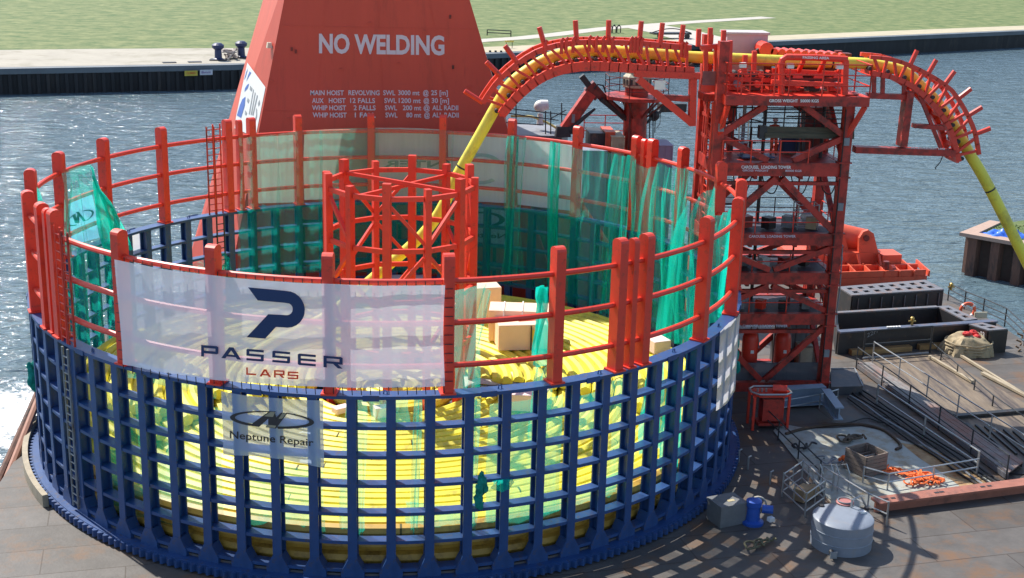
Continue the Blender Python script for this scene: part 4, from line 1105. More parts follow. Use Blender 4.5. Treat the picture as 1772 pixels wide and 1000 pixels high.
net([(1066, 264), (1080, 270), (1096, 268)], [(1036, 548), (1062, 552), (1088, 556)], 'folded teal net with square top left of far right joint posts', seed=10, amp=.2, waves=3)
net([(1094, 270), (1108, 288), (1125, 292), (1150, 282)], [(1086, 556), (1104, 562), (1124, 566), (1150, 576)], 'teal net sagging between two hooks over the far right joint posts', seed=11, amp=.22, waves=3)
net([(1148, 282), (1165, 291), (1180, 290), (1203, 296)], [(1146, 578), (1160, 584), (1176, 590), (1190, 600)], 'bright folded net hanging under the top rail right of joint posts', seed=12, amp=.22, waves=4)
net([(1176, 388), (1205, 350), (1243, 316)], [(1150, 580), (1185, 592), (1222, 596)], 'loose triangular net flap pulled up to the right', seed=13, amp=.3, waves=3, R=13.9)
net([(1240, 374), (1258, 368), (1277, 356)], [(1236, 560), (1254, 548), (1272, 540)], 'dense bright teal net between the two rightmost posts', seed=14, amp=.12, waves=3, material=NETD)
# net pieces on the left
net([(104, 300), (125, 290), (153, 284)], [(108, 440), (140, 430), (192, 420)], 'teal net peaked between posts over the light blue banner', seed=15, amp=.12, waves=3, R=14.5)
net([(153, 284), (160, 300), (175, 345)], [(180, 450), (200, 440), (226, 430)], 'dark folded trailing edge of the net on the left wall', seed=16, amp=.2, waves=3, R=14.4, material=NETD)
net([(112, 425), (150, 422), (196, 428)], [(120, 596), (160, 610), (206, 622)], 'teal net over the inside of the far left lattice', seed=17, amp=.15, waves=5, R=14.4)
net([(54, 330), (60, 324), (66, 330)], [(70, 500), (74, 500), (80, 505)], 'narrow net strip hanging behind the leftmost posts', seed=18, amp=.1, waves=2, R=14.4, far=True)
net([(322, 470), (345, 450), (372, 436), (392, 440)], [(330, 482), (350, 478), (374, 478), (396, 480)], 'low heap of net against the far left lattice', seed=19, amp=.3, waves=3, R=14.2)
# near wall, hung inside the lattice
def nnet(top, bot, label, seed, amp=.06, material=None, waves=2, R=14.42): return net(top, bot, label, False, R, material, amp, waves, 16, 26, seed)
nnet([(596, 690), (618, 690), (633, 690)], [(586, 936), (610, 936), (633, 936)], 'pale green net strip inside the third lattice bay right of the repair banner', 21)
nnet([(716, 690), (722, 690), (729, 690)], [(712, 930), (718, 930), (724, 930)], 'very narrow net strip hanging inside the lattice below the front banner edge', 22)
nnet([(783, 505), (810, 500), (841, 490), (846, 508)], [(784, 680), (806, 686), (824, 690), (828, 690)], 'translucent green net draped from the rail at the right edge of front banner', 23, .10)
nnet([(814, 690), (822, 690), (830, 690)], [(812, 916), (818, 918), (824, 920)], 'narrow green net strip seen through the lattice under the banner corner', 24)
nnet([(934, 498), (940, 494), (946, 500)], [(924, 620), (938, 640), (958, 630)], 'pointed scrap of net hanging from the top rail by the tall front post', 25, .15, NETD)
nnet([(926, 630), (940, 640), (955, 632)], [(920, 780), (930, 782), (945, 780)], 'net tail hanging below the pointed scrap inside the lattice', 26, .10)
nnet([(700, 868), (760, 874), (826, 878)], [(704, 906), (760, 914), (826, 918)], 'low green net band along the front base of the pile', 27, .06)
nnet([(840, 870), (930, 858), (1010, 842), (1070, 816)], [(842, 930), (932, 918), (1012, 896), (1072, 872)], 'low green net band at the right base of the pile', 28, .08)
nnet([(980, 690), (1010, 684), (1040, 676)], [(976, 760), (1005, 754), (1035, 748)], 'sheer net over the ragged pipe ends inside the lattice', 29, .06)
nnet([(1118, 640), (1135, 634), (1150, 628)], [(1112, 790), (1130, 782), (1146, 776)], 'green net strip inside the lattice left of the white side banner', 30, .12, NETD)
nnet([(1160, 622), (1175, 614), (1184, 608)], [(1150, 840), (1166, 830), (1176, 822)], 'long green net strip inside the lattice two bays left of side banner', 31, .10, NETD)
nnet([(230, 690), (262, 700), (300, 710)], [(236, 850), (268, 860), (304, 870)], 'green net inside the lattice under the left half of front banner', 32, .08)
nnet([(205, 628), (300, 652), (372, 668)], [(206, 650), (300, 672), (372, 690)], 'low green net along the rim below the left of the front banner', 33, .05)
nnet([(165, 760), (190, 775), (216, 785)], [(170, 880), (195, 890), (220, 900)], 'shaded net inside the lowest lattice bays at the left', 34, .08)
nnet([(150, 645), (260, 690), (384, 706)], [(168, 880), (270, 905), (384, 930)], 'wide sheer green net inside the left front lattice bays', 41, .08, NETF, 5)
nnet([(405, 800), (470, 806), (560, 812)], [(410, 925), (474, 935), (560, 940)], 'sheer green net inside the lattice below the repair banner', 42, .06, NETF, 4)
nnet([(640, 692), (680, 692), (708, 692)], [(640, 735), (680, 738), (708, 738)], 'short green net along the rim behind the pink foam cube', 43, .05)
nnet([(846, 700), (930, 690), (975, 684)], [(842, 905), (926, 895), (970, 884)], 'sheer green net inside the lattice right of the net bundle', 44, .06, NETF, 4)
nnet([(1060, 660), (1085, 652), (1108, 644)], [(1052, 880), (1078, 865), (1100, 850)], 'sheer green net inside the lattice below the front joint posts', 45, .08, NETF, 3)
net([(412, 366), (500, 358), (600, 352)], [(412, 480), (500, 474), (600, 468)], 'teal net with painted shade over the far lattice left of the hub frame', material=NETK, seed=46, amp=.08, waves=6)
net([(598, 352), (720, 352), (846, 358)], [(598, 470), (720, 472), (846, 476)], 'teal net with painted shade over the far lattice behind the hub frame', material=NETK, seed=47, amp=.08, waves=6)
net([(842, 358), (930, 364), (1000, 376)], [(842, 486), (930, 500), (1000, 530)], 'teal net with painted shade over the far lattice right of the hub frame', material=NETK, seed=48, amp=.08, waves=5)
# bundle of net caught on the lattice outside
for x, y, lab in ((832, 848, 'crumpled dark teal net bundle caught on the front lattice'), (68, 700, 'small teal net tuft snagged on the left edge of the lattice'), (1253, 772, 'small teal net scrap snagged on the right edge of the lattice')):
    p = PC(x, y, 15.12) if 80 < x < 1240 else pol(15.1, RAD(-163 if x < 100 else -8), 3.9)
    M = MB()
    for k in range(9): M.sphere(p+Vector((random.uniform(-.14, .14), random.uniform(-.1, .1), random.uniform(-.55, .5))), random.uniform(.10, .2), 8, 6, (1, .7, 1.6), .3)
    tag(M.build('net_bundle', mat('bundled_net', (.0, .22, .18), .9, var=.3, scale=9), smooth=True), lab, 'net')
M = MB(); q0 = PC(858, 840, 15.1)
tag(cylsheet('net_scrap', [(852, 832), (872, 830), (888, 828)], [(852, 846), (870, 852), (886, 842)], 15.14, False, NETD, 10, 6, .06, 2, None, False, 40), 'torn teal net flap beside the net bundle on the lattice', 'net')

# ================================================================== LOOSE THINGS ON THE COIL
def block(name, px, py, z, s, rz, label, material=FOAMB, group=None, tilt=0):
    p = PZ(px, py, z); t = thing(name, p, label, 'foam block', group)
    o = MB().box(p+Vector((0, s[1]/2, s[2]/2)), s, RAD(rz)).build('block', material, t)
    b = o.modifiers.new('edge', 'BEVEL'); b.width = .03; b.segments = 2
    return t, p
t, p = block('foam_block', 903, 606, 2.42, (2.35, 1.5, 1.25), 4, 'large peach foam block with white top lying on the coiled pipe', group='foam blocks on the coil')
MB().box(p+Vector((.42, -.06, .62)), (.07, .03, 1.2), RAD(4)).build('strap', BLACK, t); MB().box(p+Vector((.52, -.07, .72)), (.1, .02, .62), RAD(4)).build('tape', mat('yellow_tape', (.7, .5, .05), .5), t)
MB().box(p+Vector((.35, .7, 1.262)), (1.0, .12, .03), RAD(12)).build('red_tape', REDCLOTH, t)
t2, p2 = block('foam_block', 902, 592, 2.42, (3.0, 1.5, 1.55), -7, 'long pale foam block behind the large strapped block', group='foam blocks on the coil')
for k in (-.8, .1, 1.0): MB().box(p2+Vector((k, .75, .8)), (.06, 1.56, 1.6), RAD(-7)).build('strap', WHITE, t2)
block('foam_block', 838, 556, 2.42, (1.5, 1.3, 1.75), 10, 'pale foam block at the back beside the hub frame', group='foam blocks on the coil')
block('foam_block', 700, 497, 2.42, (2.6, .8, .5), 0, 'low white foam slab seen inside the hub frame base', group='foam blocks on the coil', material=PINK)
block('foam_block', 898, 712, 1.95, (1.25, .7, .75), -8, 'pink foam block just behind the lattice with a dark strap', material=PINK, group='foam blocks on the coil')
block('foam_block', 660, 724, 1.95, (.62, .5, .45), 15, 'small pink foam cube behind the lattice right of the repair banner', material=PINK, group='foam blocks on the coil')
block('foam_block', 590, 716, 1.95, (.7, .45, .25), 35, 'tilted white foam piece beside the right edge of the repair banner', material=PINK, group='foam blocks on the coil')
block('foam_block', 1138, 612, 2.42, (.9, 1.4, .6), 20, 'pinkish foam block against the right wall below the joint posts', material=PINK, group='foam blocks on the coil')
p = PZ(850, 668, 2.0)
M = MB(); M.grid(lambda u, v: p+Vector(((u-.5)*2.4, (v-.3)*1.6, .12+.16*math.sin(5*u+3*v)+.22*(1-abs(u-.5)*2)*(1-abs(v-.5)*2))), 16, 10)
tag(M.build('foam_sheet', mat('dirty_foam_sheet', (.50, .46, .38), .9, var=.25, scale=4), smooth=True), 'crumpled grey dirty foam sheet beside the cut pipe ends', 'foam sheet')
for x, y, rz, lab in ((870, 690, 20, 'pink foam board lying flat left of the pink block'), (925, 688, -25, 'pink foam board propped right of the pink block')):
    p = PZ(x, y, 2.0); t = MB(); t.box(p+Vector((0, .3, .3)), (1.3, .5, .12), RAD(rz)); tag(t.build('foam_board', PINK), lab, 'foam board')
p = PZ(862, 672, 2.35); tag(MB().box(p, (1.5, .5, .18), .1).box(p+Vector((.9, .2, .05)), (.5, .3, .2), -.3).build('dark_board', BLACK), 'dark board lying across the pipes near the cut ends', 'board')

# ================================================================== CRANE PEDESTAL
YCf = 19.0
def cl(z): return -7.46-.2173*(z-10.2)*-1 if False else -7.46+.2173*(z-10.2)
def crr(z): return 6.58-.3185*(z-10.2)
PT = thing('crane_pedestal', (0, YCf+3, 0), 'massive tapering red steel crane base with white hoist lettering', 'crane')
M = MB(); secs = []
for z in (0, 19.5):
    l, r_ = cl(z), crr(z)
    y0 = YCf+.0*z
    b0, b1 = PY(400, 192, YCf+9), PY(431.5, 82, YCf+9); bl = b0.x+(b1.x-b0.x)*(z-b0.z)/(b1.z-b0.z)
    secs.append([Vector((l, y0, z)), Vector((r_, y0, z)), Vector((r_+.6-.02*z, y0+9.0, z)), Vector((bl, y0+9.0, z))])
n = 0
M.v = secs[0]+secs[1]
M.f = [(3, 2, 1, 0), (4, 5, 6, 7), (0, 1, 5, 4), (1, 2, 6, 5), (2, 3, 7, 6), (3, 0, 4, 7)]
M.build('pedestal_body', CRANE, PT)
# weld seams as slightly raised ridges
M = MB()
for z in (6.0, 11.2, 15.9): M.beam((cl(z)+.05, YCf-.005, z), (crr(z)-.05, YCf-.005, z), .02, .03)
M.build('weld_seam', CRANE, PT)
cy = lambda x, y: PY(x, y, YCf-.02)
text_px('NO WELDING', 552, 90.5, 769, 94, 33, cy, 'lettering', OFFW, PT, .035)
for y, dx, row in ((164.5, 0, (('MAIN HOIST', 537, 595), ('REVOLVING', 603, 657), ('SWL', 663, 684), ('3000 mt', 689, 726), ('@', 732, 742), ('25 [m]', 746, 775))),
                   (178, 0, (('AUX', 540, 560), ('HOIST', 569, 598), ('12 FALLS', 606, 649), ('SWL', 665, 686), ('1200 mt', 690, 728), ('@', 733, 743), ('30 [m]', 747, 777))),
                   (190.5, 0, (('WHIP HOIST', 540, 599), ('2 FALLS', 612, 650), ('SWL', 666, 687), ('200 mt', 697, 729), ('@', 733, 744), ('ALL RADII', 748, 793))),
                   (203, 0, (('WHIP HOIST', 541, 600), ('1 FALL', 614, 650), ('SWL', 667, 688), ('80 mt', 703, 729), ('@', 734, 744), ('ALL RADII', 748, 794)))):
    for s_, a, b in row: text_px(s_, a, y-.15, b, y+.1, 8.6, cy, 'lettering', OFFW, PT, .02)
for t_ in (.22, .5, .78):
    za, zb = .2, 19.3
    MB().beam((cl(za)+(crr(za)-cl(za))*t_, YCf-.004, za), (cl(zb)+(crr(zb)-cl(zb))*t_, YCf-.004, zb), .03, .02).build('weld_seam', CRANE, PT)
for x, y in ((590, 120), (690, 110), (735, 55), (640, 40), (470, 140), (812, 150), (500, 205), (830, 200)):
    p = PY(x, y, YCf); MB().box(p+Vector((0, -.04, 0)), (.16, .08, .10)).build('pad_eye', CRANE, PT)
# small fittings on the face
for x, y in ((779, 29), (784, 116), (505, 85), (512, 89)): 
    p = PY(x, y, YCf); MB().box(p+Vector((0, -.03, 0)), (.12, .06, .2)).build('lug', MAROON, PT)
# company panel on the left face
Lp = [secs[0][3], secs[0][0], secs[1][0]]
NL = (Lp[1]-Lp[0]).cross(Lp[2]-Lp[1]).normalized()
if NL.dot(CAMLOC-Lp[0]) < 0: NL = -NL
def lp(dr): return lambda x, y: PP(x, y, Lp[0]+NL*dr, NL)
KC = lambda x, y: (395+x/5.56, 60+y/5.56)
polys_px([[KC(*p) for p in ((183, 268), (358, 505), (262, 985), (60, 900), (78, 770))]], lp(.02), 'white_panel', WHITE, PT, 400)
LOGOB = mat('print_blue', (.07, .16, .50), .5); LOGOG = mat('print_grey', (.30, .32, .33), .5)
polys_px([[KC(*p) for p in q] for q in ([(165, 595), (158, 680), (122, 800), (82, 775), (110, 680), (135, 620)], [(200, 470), (185, 515), (155, 548), (160, 515), (180, 482)], [(190, 320), (168, 400), (150, 440), (172, 360)], [(220, 365), (195, 405), (172, 450), (190, 390), (205, 352)])], lp(.035), 'emblem', LOGOB, PT, 400)
polys_px([[KC(*p) for p in q] for q in ([(212, 490), (232, 515), (222, 545), (205, 525)], [(188, 605), (203, 628), (192, 660), (178, 640)], [(163, 725), (180, 750), (172, 775), (156, 765)],
    [(240, 520), (245, 530), (205, 765), (196, 765)], [(256, 550), (262, 560), (225, 770), (215, 770)], [(276, 575), (283, 588), (240, 775), (230, 775)],
    [(300, 625), (305, 660), (290, 690), (284, 660)], [(268, 700), (276, 720), (276, 790), (255, 850), (248, 845), (266, 780)], [(250, 860), (258, 880), (246, 905), (240, 890)])], lp(.035), 'emblem', LOGOG, PT, 400)
# lamp near the top of the left face
p = PP(466, 78, Lp[0]+NL*.15, NL); MB().box(p, (.3, .3, .3), .3, .7).build('lamp', mat('lamp_glass', (.7, .65, .5), .4), PT)

# ================================================================== KNUCKLE BOOM CRANE
YK = 20.5
def k_(x, y, dy=0): return PY(x, y, YK+dy)
KC_ = thing('knuckle_crane', (k_(1098, 240).x, YK, 0), 'dark red knuckle boom deck crane with folded arm and round platform', 'crane')
cx_ = k_(1098, 230).x; zt = k_(1098, 152).z
MB().lathe((cx_, YK, 0), [(1.0, 0), (1.0, .5), (.72, .6), (.69, zt)], 20).build('column', REDD, KC_, smooth=True)
MB().box((cx_-.42, YK-.62, zt*.5), (.10, .08, zt)).build('cable_duct', MAROON, KC_)
def ngon(r, n=8, ph=.39): return [(cx_+r*math.cos(ph+2*math.pi*i/n), YK+r*math.sin(ph+2*math.pi*i/n)) for i in range(n)]
zp = k_(1098, 166).z
MB().prism(ngon(1.95), zp-.14, zp+.06).build('platform', REDD, KC_)
M = MB()
for i in range(8):
    a = .39+2*math.pi*i/8; M.beam((cx_+.66*math.cos(a), YK+.66*math.sin(a), zp-1.2), (cx_+1.85*math.cos(a), YK+1.85*math.sin(a), zp-.16), .08, .1)
M.build('platform_bracket', MAROON, KC_)
pr_ = [Vector((x, y, zp+.06)) for x, y in ngon(1.88)]
rail_part([pr_[(i+1) % 8] for i in range(8)]+[pr_[1]], KC_, 1.15, 3, .025, 1.4, MAROON)
CREAM = mat('cream_paint', (.40, .36, .25), .6, var=.1, dirt=(.2, .17, .12), dirt_amt=.3)
MB().lathe((cx_, YK, zp+.06), [(.62, 0), (.66, .1), (.66, .45)], 16).build('slewing_base', MAROON, KC_)
hd = MB().lathe((cx_, YK, zp+.52), [(.80, 0), (.84, .06), (.84, .62), (.66, .80), (.66, 1.1), (.72, 1.14), (.72, 1.3), (.3, 1.42)], 8).build('slewing_head', CREAM, KC_)
for i in range(8):
    a = 2*math.pi*(i+.5)/8
    for s_ in (-.16, .16): MB().box((cx_+.775*math.cos(a)-s_*math.sin(a), YK+.775*math.sin(a)+s_*math.cos(a), zp+.86), (.06, .15, .30), a).build('port', BLACK, hd)
a, b, c = k_(978, 226), k_(1023, 156), k_(1012, 152)
MB().beam(k_(974, 228), k_(1022, 160), .62, .74, (0, 1, 0)).build('outer_boom', REDD, KC_)
MB().beam(k_(1006, 131, -.1), k_(1022, 152, -.1), .34, .40, (0, 1, 0)).build('boom_tip', BLACK, KC_)
MB().beam(k_(1019, 147), k_(1036, 166), .7, .62, (0, 1, 0)).build('knuckle', MAROON, KC_)
MB().beam(k_(1026, 154), k_(1082, 202, .4), .5, .66, (0, 1, 0)).build('inner_boom', MAROON, KC_)
MB().beam(k_(1040, 172, -.4), k_(1084, 206, -.2), .25, .3, (0, 1, 0)).build('lift_cylinder', BLACK, KC_)
MB().tube([k_(990, 222, -.45), k_(1010, 204, -.45), k_(1030, 188, -.45)], [.12, .12, .07], 8).build('boom_cylinder', BLACK, KC_)
MB().tube([k_(1028, 154, -.4), k_(1034, 146, -.4), k_(1044, 148, -.4), k_(1048, 160, -.4)], .05, 6).build('hose', RUBBER, KC_)
MB().box(k_(992, 205, -.4), (.18, .02, .5), 0).build('plate', GREY, KC_)
MB().box(k_(974, 227, -.1), (.9, .7, .6), 0, .8).build('boom_end', BLACK, KC_)
MB().sphere(k_(988, 224, -.2), .28, 10, 6).build('end_pin', BLACK, KC_)
# rear derrick arm
MB().beam(k_(1118, 212, .5), k_(1160, 178, 1.5), .18, .22, (0, 1, 0)).build('rear_arm', BLACK, KC_)
MB().beam(k_(1140, 186, 1.2), k_(1185, 186, 1.6), .5, .5, (0, 1, 0)).build('rear_arm', BLACK, KC_)
MB().sphere(k_(1132, 200, .8), .34, 10, 6, (1, .7, 1)).build('hook_block', BLACK, KC_)
MB().tube([k_(1134, 200, .8), k_(1133, 230, .8)], .03, 5).tube([k_(1143, 196, .8), k_(1142, 214, .8), k_(1136, 222, .8)], .02, 5).build('hoist_wire', RUBBER, KC_)
for x in (1118, 1124, 1130): MB().tube([k_(x, 176, .3), k_(x, 240, .3)], .035, 5).build('rear_ladder', SCAF, KC_)

# ================================================================== THINGS BEHIND THE CAROUSEL
YH = 24.0
t = thing('deck_house', (PY(925, 240, YH).x, YH, 0), 'low grey roofed deck house behind the carousel below the white radar dome', 'deck house')
x0, x1 = PY(882, 225, YH).x, PY(985, 235, YH).x; zr = PY(930, 228, YH).z
MB().prism([(x0, YH-1.2), (x1-.6, YH-1.2), (x1, YH+.6), (x1-.4, YH+2.6), (x0+.1, YH+2.6)], 0, zr-.1).build('house_wall', GREY, t)
MB().prism([(x0-.1, YH-1.4), (x1-.5, YH-1.4), (x1+.2, YH+.6), (x1-.3, YH+2.8), (x0, YH+2.8)], zr-.1, zr).build('roof', mat('grey_roof_paint', (.22, .23, .26), .6, var=.15, dirt=(.13, .12, .11), dirt_amt=.3), t)
hs = MB(); P_ = [PY(x, y, YH+.5) for x, y in ((884, 201), (905, 201), (920, 202), (935, 207), (950, 214), (966, 224), (972, 232))]
tag(MB().tube(smooth_path(P_, 5), .075, 7).build('air_hose', mat('yellow_hose', (.7, .6, .2), .6), smooth=True), 'thin yellow hose draped along the scaffold behind the carousel', 'hose')
rd = thing('radar_dome', PY(935, 214, YH+.6), 'white rounded radar unit on a short post behind the carousel', 'radar dome')
pc = PY(935, 184, YH+.6)
MB().tube([PY(935, 216, YH+.6), PY(935, 196, YH+.6)], [.24, .17], 10).build('post', WHITE, rd)
MB().sphere(pc, .40, 16, 10, (1.0, .9, .95)).build('dome', WHITE, rd, smooth=True)
MB().tube([pc+Vector((.02, 0, .05)), pc+Vector((.48, 0, .10))], [.36, .30], 14).build('dome_side', WHITE, rd)
st = thing('tube_scaffold', PY(920, 232, YH-.8), 'dark tube scaffold rails around the radar dome roof', 'scaffold')
for x in (893, 944, 953, 972): MB().tube([PY(x, 234, YH-.8), PY(x, 178 if x in (893, 972) else 192, YH-.8)], .04, 6).build('upright', SCAF, st)
for x0_, y0_, x1_, y1_ in ((884, 188, 984, 199), (880, 196, 966, 208), (876, 212, 940, 216), (951, 206, 980, 190)): MB().tube([PY(x0_, y0_, YH-.85), PY(x1_, y1_, YH-.85)], .035, 6).build('ledger', SCAF, st)
def cont(px0, px1, pyt, Y, material, label, depth=2.0, name='equipment_box', cat='box', z0=0):
    a = PY(px0, pyt, Y); b = PY(px1, pyt, Y)
    t = thing(name, ((a.x+b.x)/2, Y+depth/2, z0), label, cat)
    MB().box(((a.x+b.x)/2, Y+depth/2, (a.z+z0)/2), (b.x-a.x, depth, a.z-z0)).build('box_body', material, t)
    M = MB()
    n = max(2, int((b.x-a.x)/.6))
    for i in range(n+1): M.box((a.x+(b.x-a.x)*i/n, Y-.02, (a.z+z0)/2), (.07, .05, a.z-z0-.1))
    M.build('side_rib', material, t)
    MB().box(((a.x+b.x)/2, Y+depth/2, a.z+.03), (b.x-a.x+.1, depth+.1, .06)).build('lid', material, t)
    return t
cont(1022, 1048, 232, 19.2, BLACK, 'black machine housing behind the carousel left of the crane column')
cont(1049, 1064, 230, 18.9, CORAL, 'orange red locker beside the black machine housing')
cont(1060, 1080, 238, 18.4, CREAM, 'beige locker at the foot of the crane column')
cont(1142, 1164, 253, 18.4, mat('pale_violet_paint', (.30, .24, .34), .6), 'dull violet locker right of the crane column')
cont(1010, 1050, 262, 17.4, mat('lilac_grey_paint', (.26, .25, .33), .6), 'lilac grey container behind the nets on the far right wall', 1.6)
cont(966, 1004, 345, 17.0, CORAL, 'orange winch housing partly visible through the far lattice', 2.0)
railing([(PY(1010, 236, 23).x, 23, PY(1010, 236, 23).z-.1), (PY(1082, 240, 23).x, 23, PY(1010, 236, 23).z-.1)], 'pale red hand rail behind the black machine housing', 1.4, 3, .03, 1.5, RED)
railing([(17.4, 16.0, 7.0), (19.5, 15.0, 7.0)], 'dark hand rail on a platform behind the right joint posts', 1.2, 2, .035, 1.2, SCAF)
t = thing('rear_platform', (17.6, 16.3, 0), 'dark steel platform on legs behind the right joint posts', 'platform')
MB().box((18.3, 15.9, 6.93), (3.2, 2.2, .12)).build('deck_plate', BLACK, t)
for x, y in ((17.0, 15.1), (19.6, 15.1), (17.0, 16.7), (19.6, 16.7)): MB().box((x, y, 3.43), (.22, .22, 6.86)).build('leg', MAROON, t)
# dark pipes and frames seen through the far nets
t = thing('pipe_rack', (2, 17.2, 0), 'dark pipe rack standing between carousel and crane base', 'rack')
for i in range(5): MB().beam((-5+i*2.7, 17.2, 0), (-5+i*2.7, 17.2, 5.4), .2, .2).build('upright', BLACK, t)
for z in (1.2, 2.6, 4.0, 5.3): MB().tube([(-5.2, 17.0, z), (6.2, 17.0, z)], .12, 8).build('rack_pipe', GREY if z in (2.6,) else BLACK, t)
t = thing('diagonal_brace', (12, 13.5, 0), 'orange pipe brace leaning behind the right part of the far lattice', 'brace')
MB().tube([(9.0, 15.8, 1.0), (10.3, 15.2, 6.8)], .2, 10).build('brace_tube', CORAL, t)
MB().tube([(10.3, 15.2, 6.8), (13.0, 15.9, 3.0)], .2, 10).build('brace_tube', CORAL, t)
MB().box((10.3, 15.3, 6.8), (.5, .5, .5)).build('brace_head', CORAL, t)

# ================================================================== ORANGE MACHINERY AT THE FAR RIGHT
cx0 = thing('stern_roller_frame', (30.6, 25.0, 0), 'large orange winch frame with drum and ribbed platform beyond the tower', 'winch')
g0 = PZ(1448, 455, .9); g1 = PZ(1600, 462, .9); g2 = PZ(1455, 484, .9); g3 = PZ(1598, 478, .9)
y0, y1 = 23.0, 26.4; xa, xb = 26.6, 34.0
M = MB().prism([(xa, y0-1.0), (xb-.1, y0-.2), (xb, y0+3), (xa, y1)], .0, .55); M.build('base_plate', CORAL, cx0)
for i in range(8):
    x = xa+.5+i*.98; MB().beam((x, y0-.75+.06*i, .75), (x+.25, y1-.9, .75), .1, .38).build('rib', CORAL, cx0)
MB().beam((xa+.1, y0-.86, .76), (xb-.2, y0-.1, .76), .12, .4).build('edge_rib', CORAL, cx0)
MB().beam((xa+.1, y0+.8, .76), (xb-.2, y0+1.3, .76), .12, .38).build('edge_rib', CORAL, cx0)
p0 = PZ(1462, 462, .9); p1 = PZ(1522, 468, .9)
bx0 = PY(1440, 440, 25).x; bx1 = PY(1521, 440, 25).x
M = MB().prism([(bx0-3, 24.6), (bx1, 24.9), (bx1-.1, 27.5), (bx0-3, 27.3)], .56, PY(1480, 436, 25).z); M.build('winch_body', CORAL, cx0)
M = MB().prism([(bx1+.04, 24.4), (bx1+1.35, 24.5), (bx1+1.3, 26), (bx1+.04, 26)], .56, PY(1540, 441, 24.5).z); M.build('end_box', CORAL, cx0)
MB().tube([PY(1400, 396, 27), PY(1497, 418, 26.2)], .82, 20).build('drum', CORAL, cx0, smooth=True)
# cheek plates
def cheek(px, Y, th):
    pts = [PY(px-17, 437, Y), PY(px-16, 412, Y), PY(px-9, 401, Y), PY(px, 398, Y), PY(px+9, 404, Y), PY(px+17, 437, Y)]
    M = MB(); n = len(pts); M.v = [p.copy() for p in pts]+[p+Vector((.0, th, 0)) for p in pts]
    M.f = [tuple(range(n)), tuple(reversed(range(n, 2*n)))]+[(i, (i+1) % n, n+(i+1) % n, n+i) for i in range(n)]
    M.build('cheek_plate', CORAL, cx0)
cheek(1503, 24.9, .3); cheek(1452, 25.4, .3)
q = PY(1499, 412, 24.85); MB().tube([q, q+Vector((0, -.08, 0))], .2, 12).build('pin_hole', MAROON, cx0)
for x in (1484, 1520): MB().beam(PY(x, 440, 24.55), PY(x+4, 462, 24.2), .14, .3, (0, 1, 0)).build('gusset', CORAL, cx0)
MB().tube([PY(1534, 452, 23), PY(1533, 470, 23)], .2, 8).build('hook', MAROON, cx0)
p = PZ(1542, 486, .1); t = thing('mooring_pulley', p, 'dark rusty pulley block standing in front of the orange frame', 'pulley')
MB().tube([p+Vector((-.12, 0, .55)), p+Vector((.12, 0, .55))], .5, 14).build('wheel', MAROON, t); MB().box(p+Vector((0, 0, .3)), (.4, .5, .6)).build('bracket', BLACK, t)
MB().tube([PY(1456, 436, 20), PY(1457, 450, 20)], .06, 6).build('shackle_pin', GREY, cx0)

# ================================================================== BLACK HATCH FRAMES
HZ = 1.5
def hz(x, y, z=HZ): return PZ(1440+x/3.846, 440+y/3.846, z)
t = thing('hatch_cover', hz(400, 215, 0), 'black hatch block with two rows of square holes in its grey worn top', 'hatch cover')
A_, B_, C_, D_ = hz(40, 215), hz(130, 272), hz(745, 232), hz(620, 168)
# top plate as a grid of strips leaving real holes
def bil(u, v): return A_.lerp(D_, u).lerp(B_.lerp(C_, u), v)
M = MB(); nu, nv = 17, 5; th = .08
for i in range(nu):
    for j in range(nv):
        if i % 2 == 1 and j % 2 == 1: continue
        q = [bil(i/nu, j/nv), bil((i+1)/nu, j/nv), bil((i+1)/nu, (j+1)/nv), bil(i/nu, (j+1)/nv)]
        M.prism([(p.x, p.y) for p in q], HZ-th, HZ)
M.build('perforated_top', PLATE, t)
def wall_between(p, q, z0, z1, nm, th=.12, mt=BLACK):
    MB().beam((p.x, p.y, (z0+z1)/2), (q.x, q.y, (z0+z1)/2), th, z1-z0).build(nm, mt, t)
i_ = lambda p, c, k=.06: p.lerp(c, k)
cen = (A_+B_+C_+D_)/4
for p, q in ((A_, B_), (B_, C_), (C_, D_), (D_, A_)): wall_between(i_(p, cen, .02), i_(q, cen, .02), 0, HZ-th-.01, 'side_wall')
for k in range(8):
    p = B_.lerp(C_, (k+.5)/8); MB().tube([(p.x+.05, p.y-.1, .1), (p.x+.05, p.y-.1, HZ-.2)], .035, 5).build('stiffener', PLATE, t)
MB().prism([(p.x, p.y) for p in (i_(A_, cen, .05), i_(B_, cen, .05), i_(C_, cen, .05), i_(D_, cen, .05))], .02, .3).build('hatch_bottom', BLACK, t)
# long front frame
t = thing('hatch_coaming', hz(560, 500, 0), 'long black hatch coaming with bluish top edge and white chalk marks', 'hatch coaming')
a = hz(45, 510, 1.3); b = hz(905, 452, 1.3); c = hz(1090, 438, 1.3)
wall_between(a, c, 0, 1.2, 'front_wall', .16)
MB().beam(a-Vector((0, 0, .04)), c-Vector((0, 0, .04)), .42, .08).build('top_flange', mat('worn_blue_edge', (.085, .10, .15), .45, var=.3, scale=1.5, dirt=(.16, .09, .06), dirt_amt=.3), t)
d = hz(20, 385, 1.3); e = hz(700, 345, 1.3)
wall_between(d, e, 0, 1.2, 'rear_wall', .16); MB().beam(d-Vector((0, 0, .04)), e-Vector((0, 0, .04)), .3, .08).build('top_flange', PLATE, t)
wall_between(a+(d-a)*.02, d+(a-d)*.02, 0, 1.2, 'end_wall', .14)
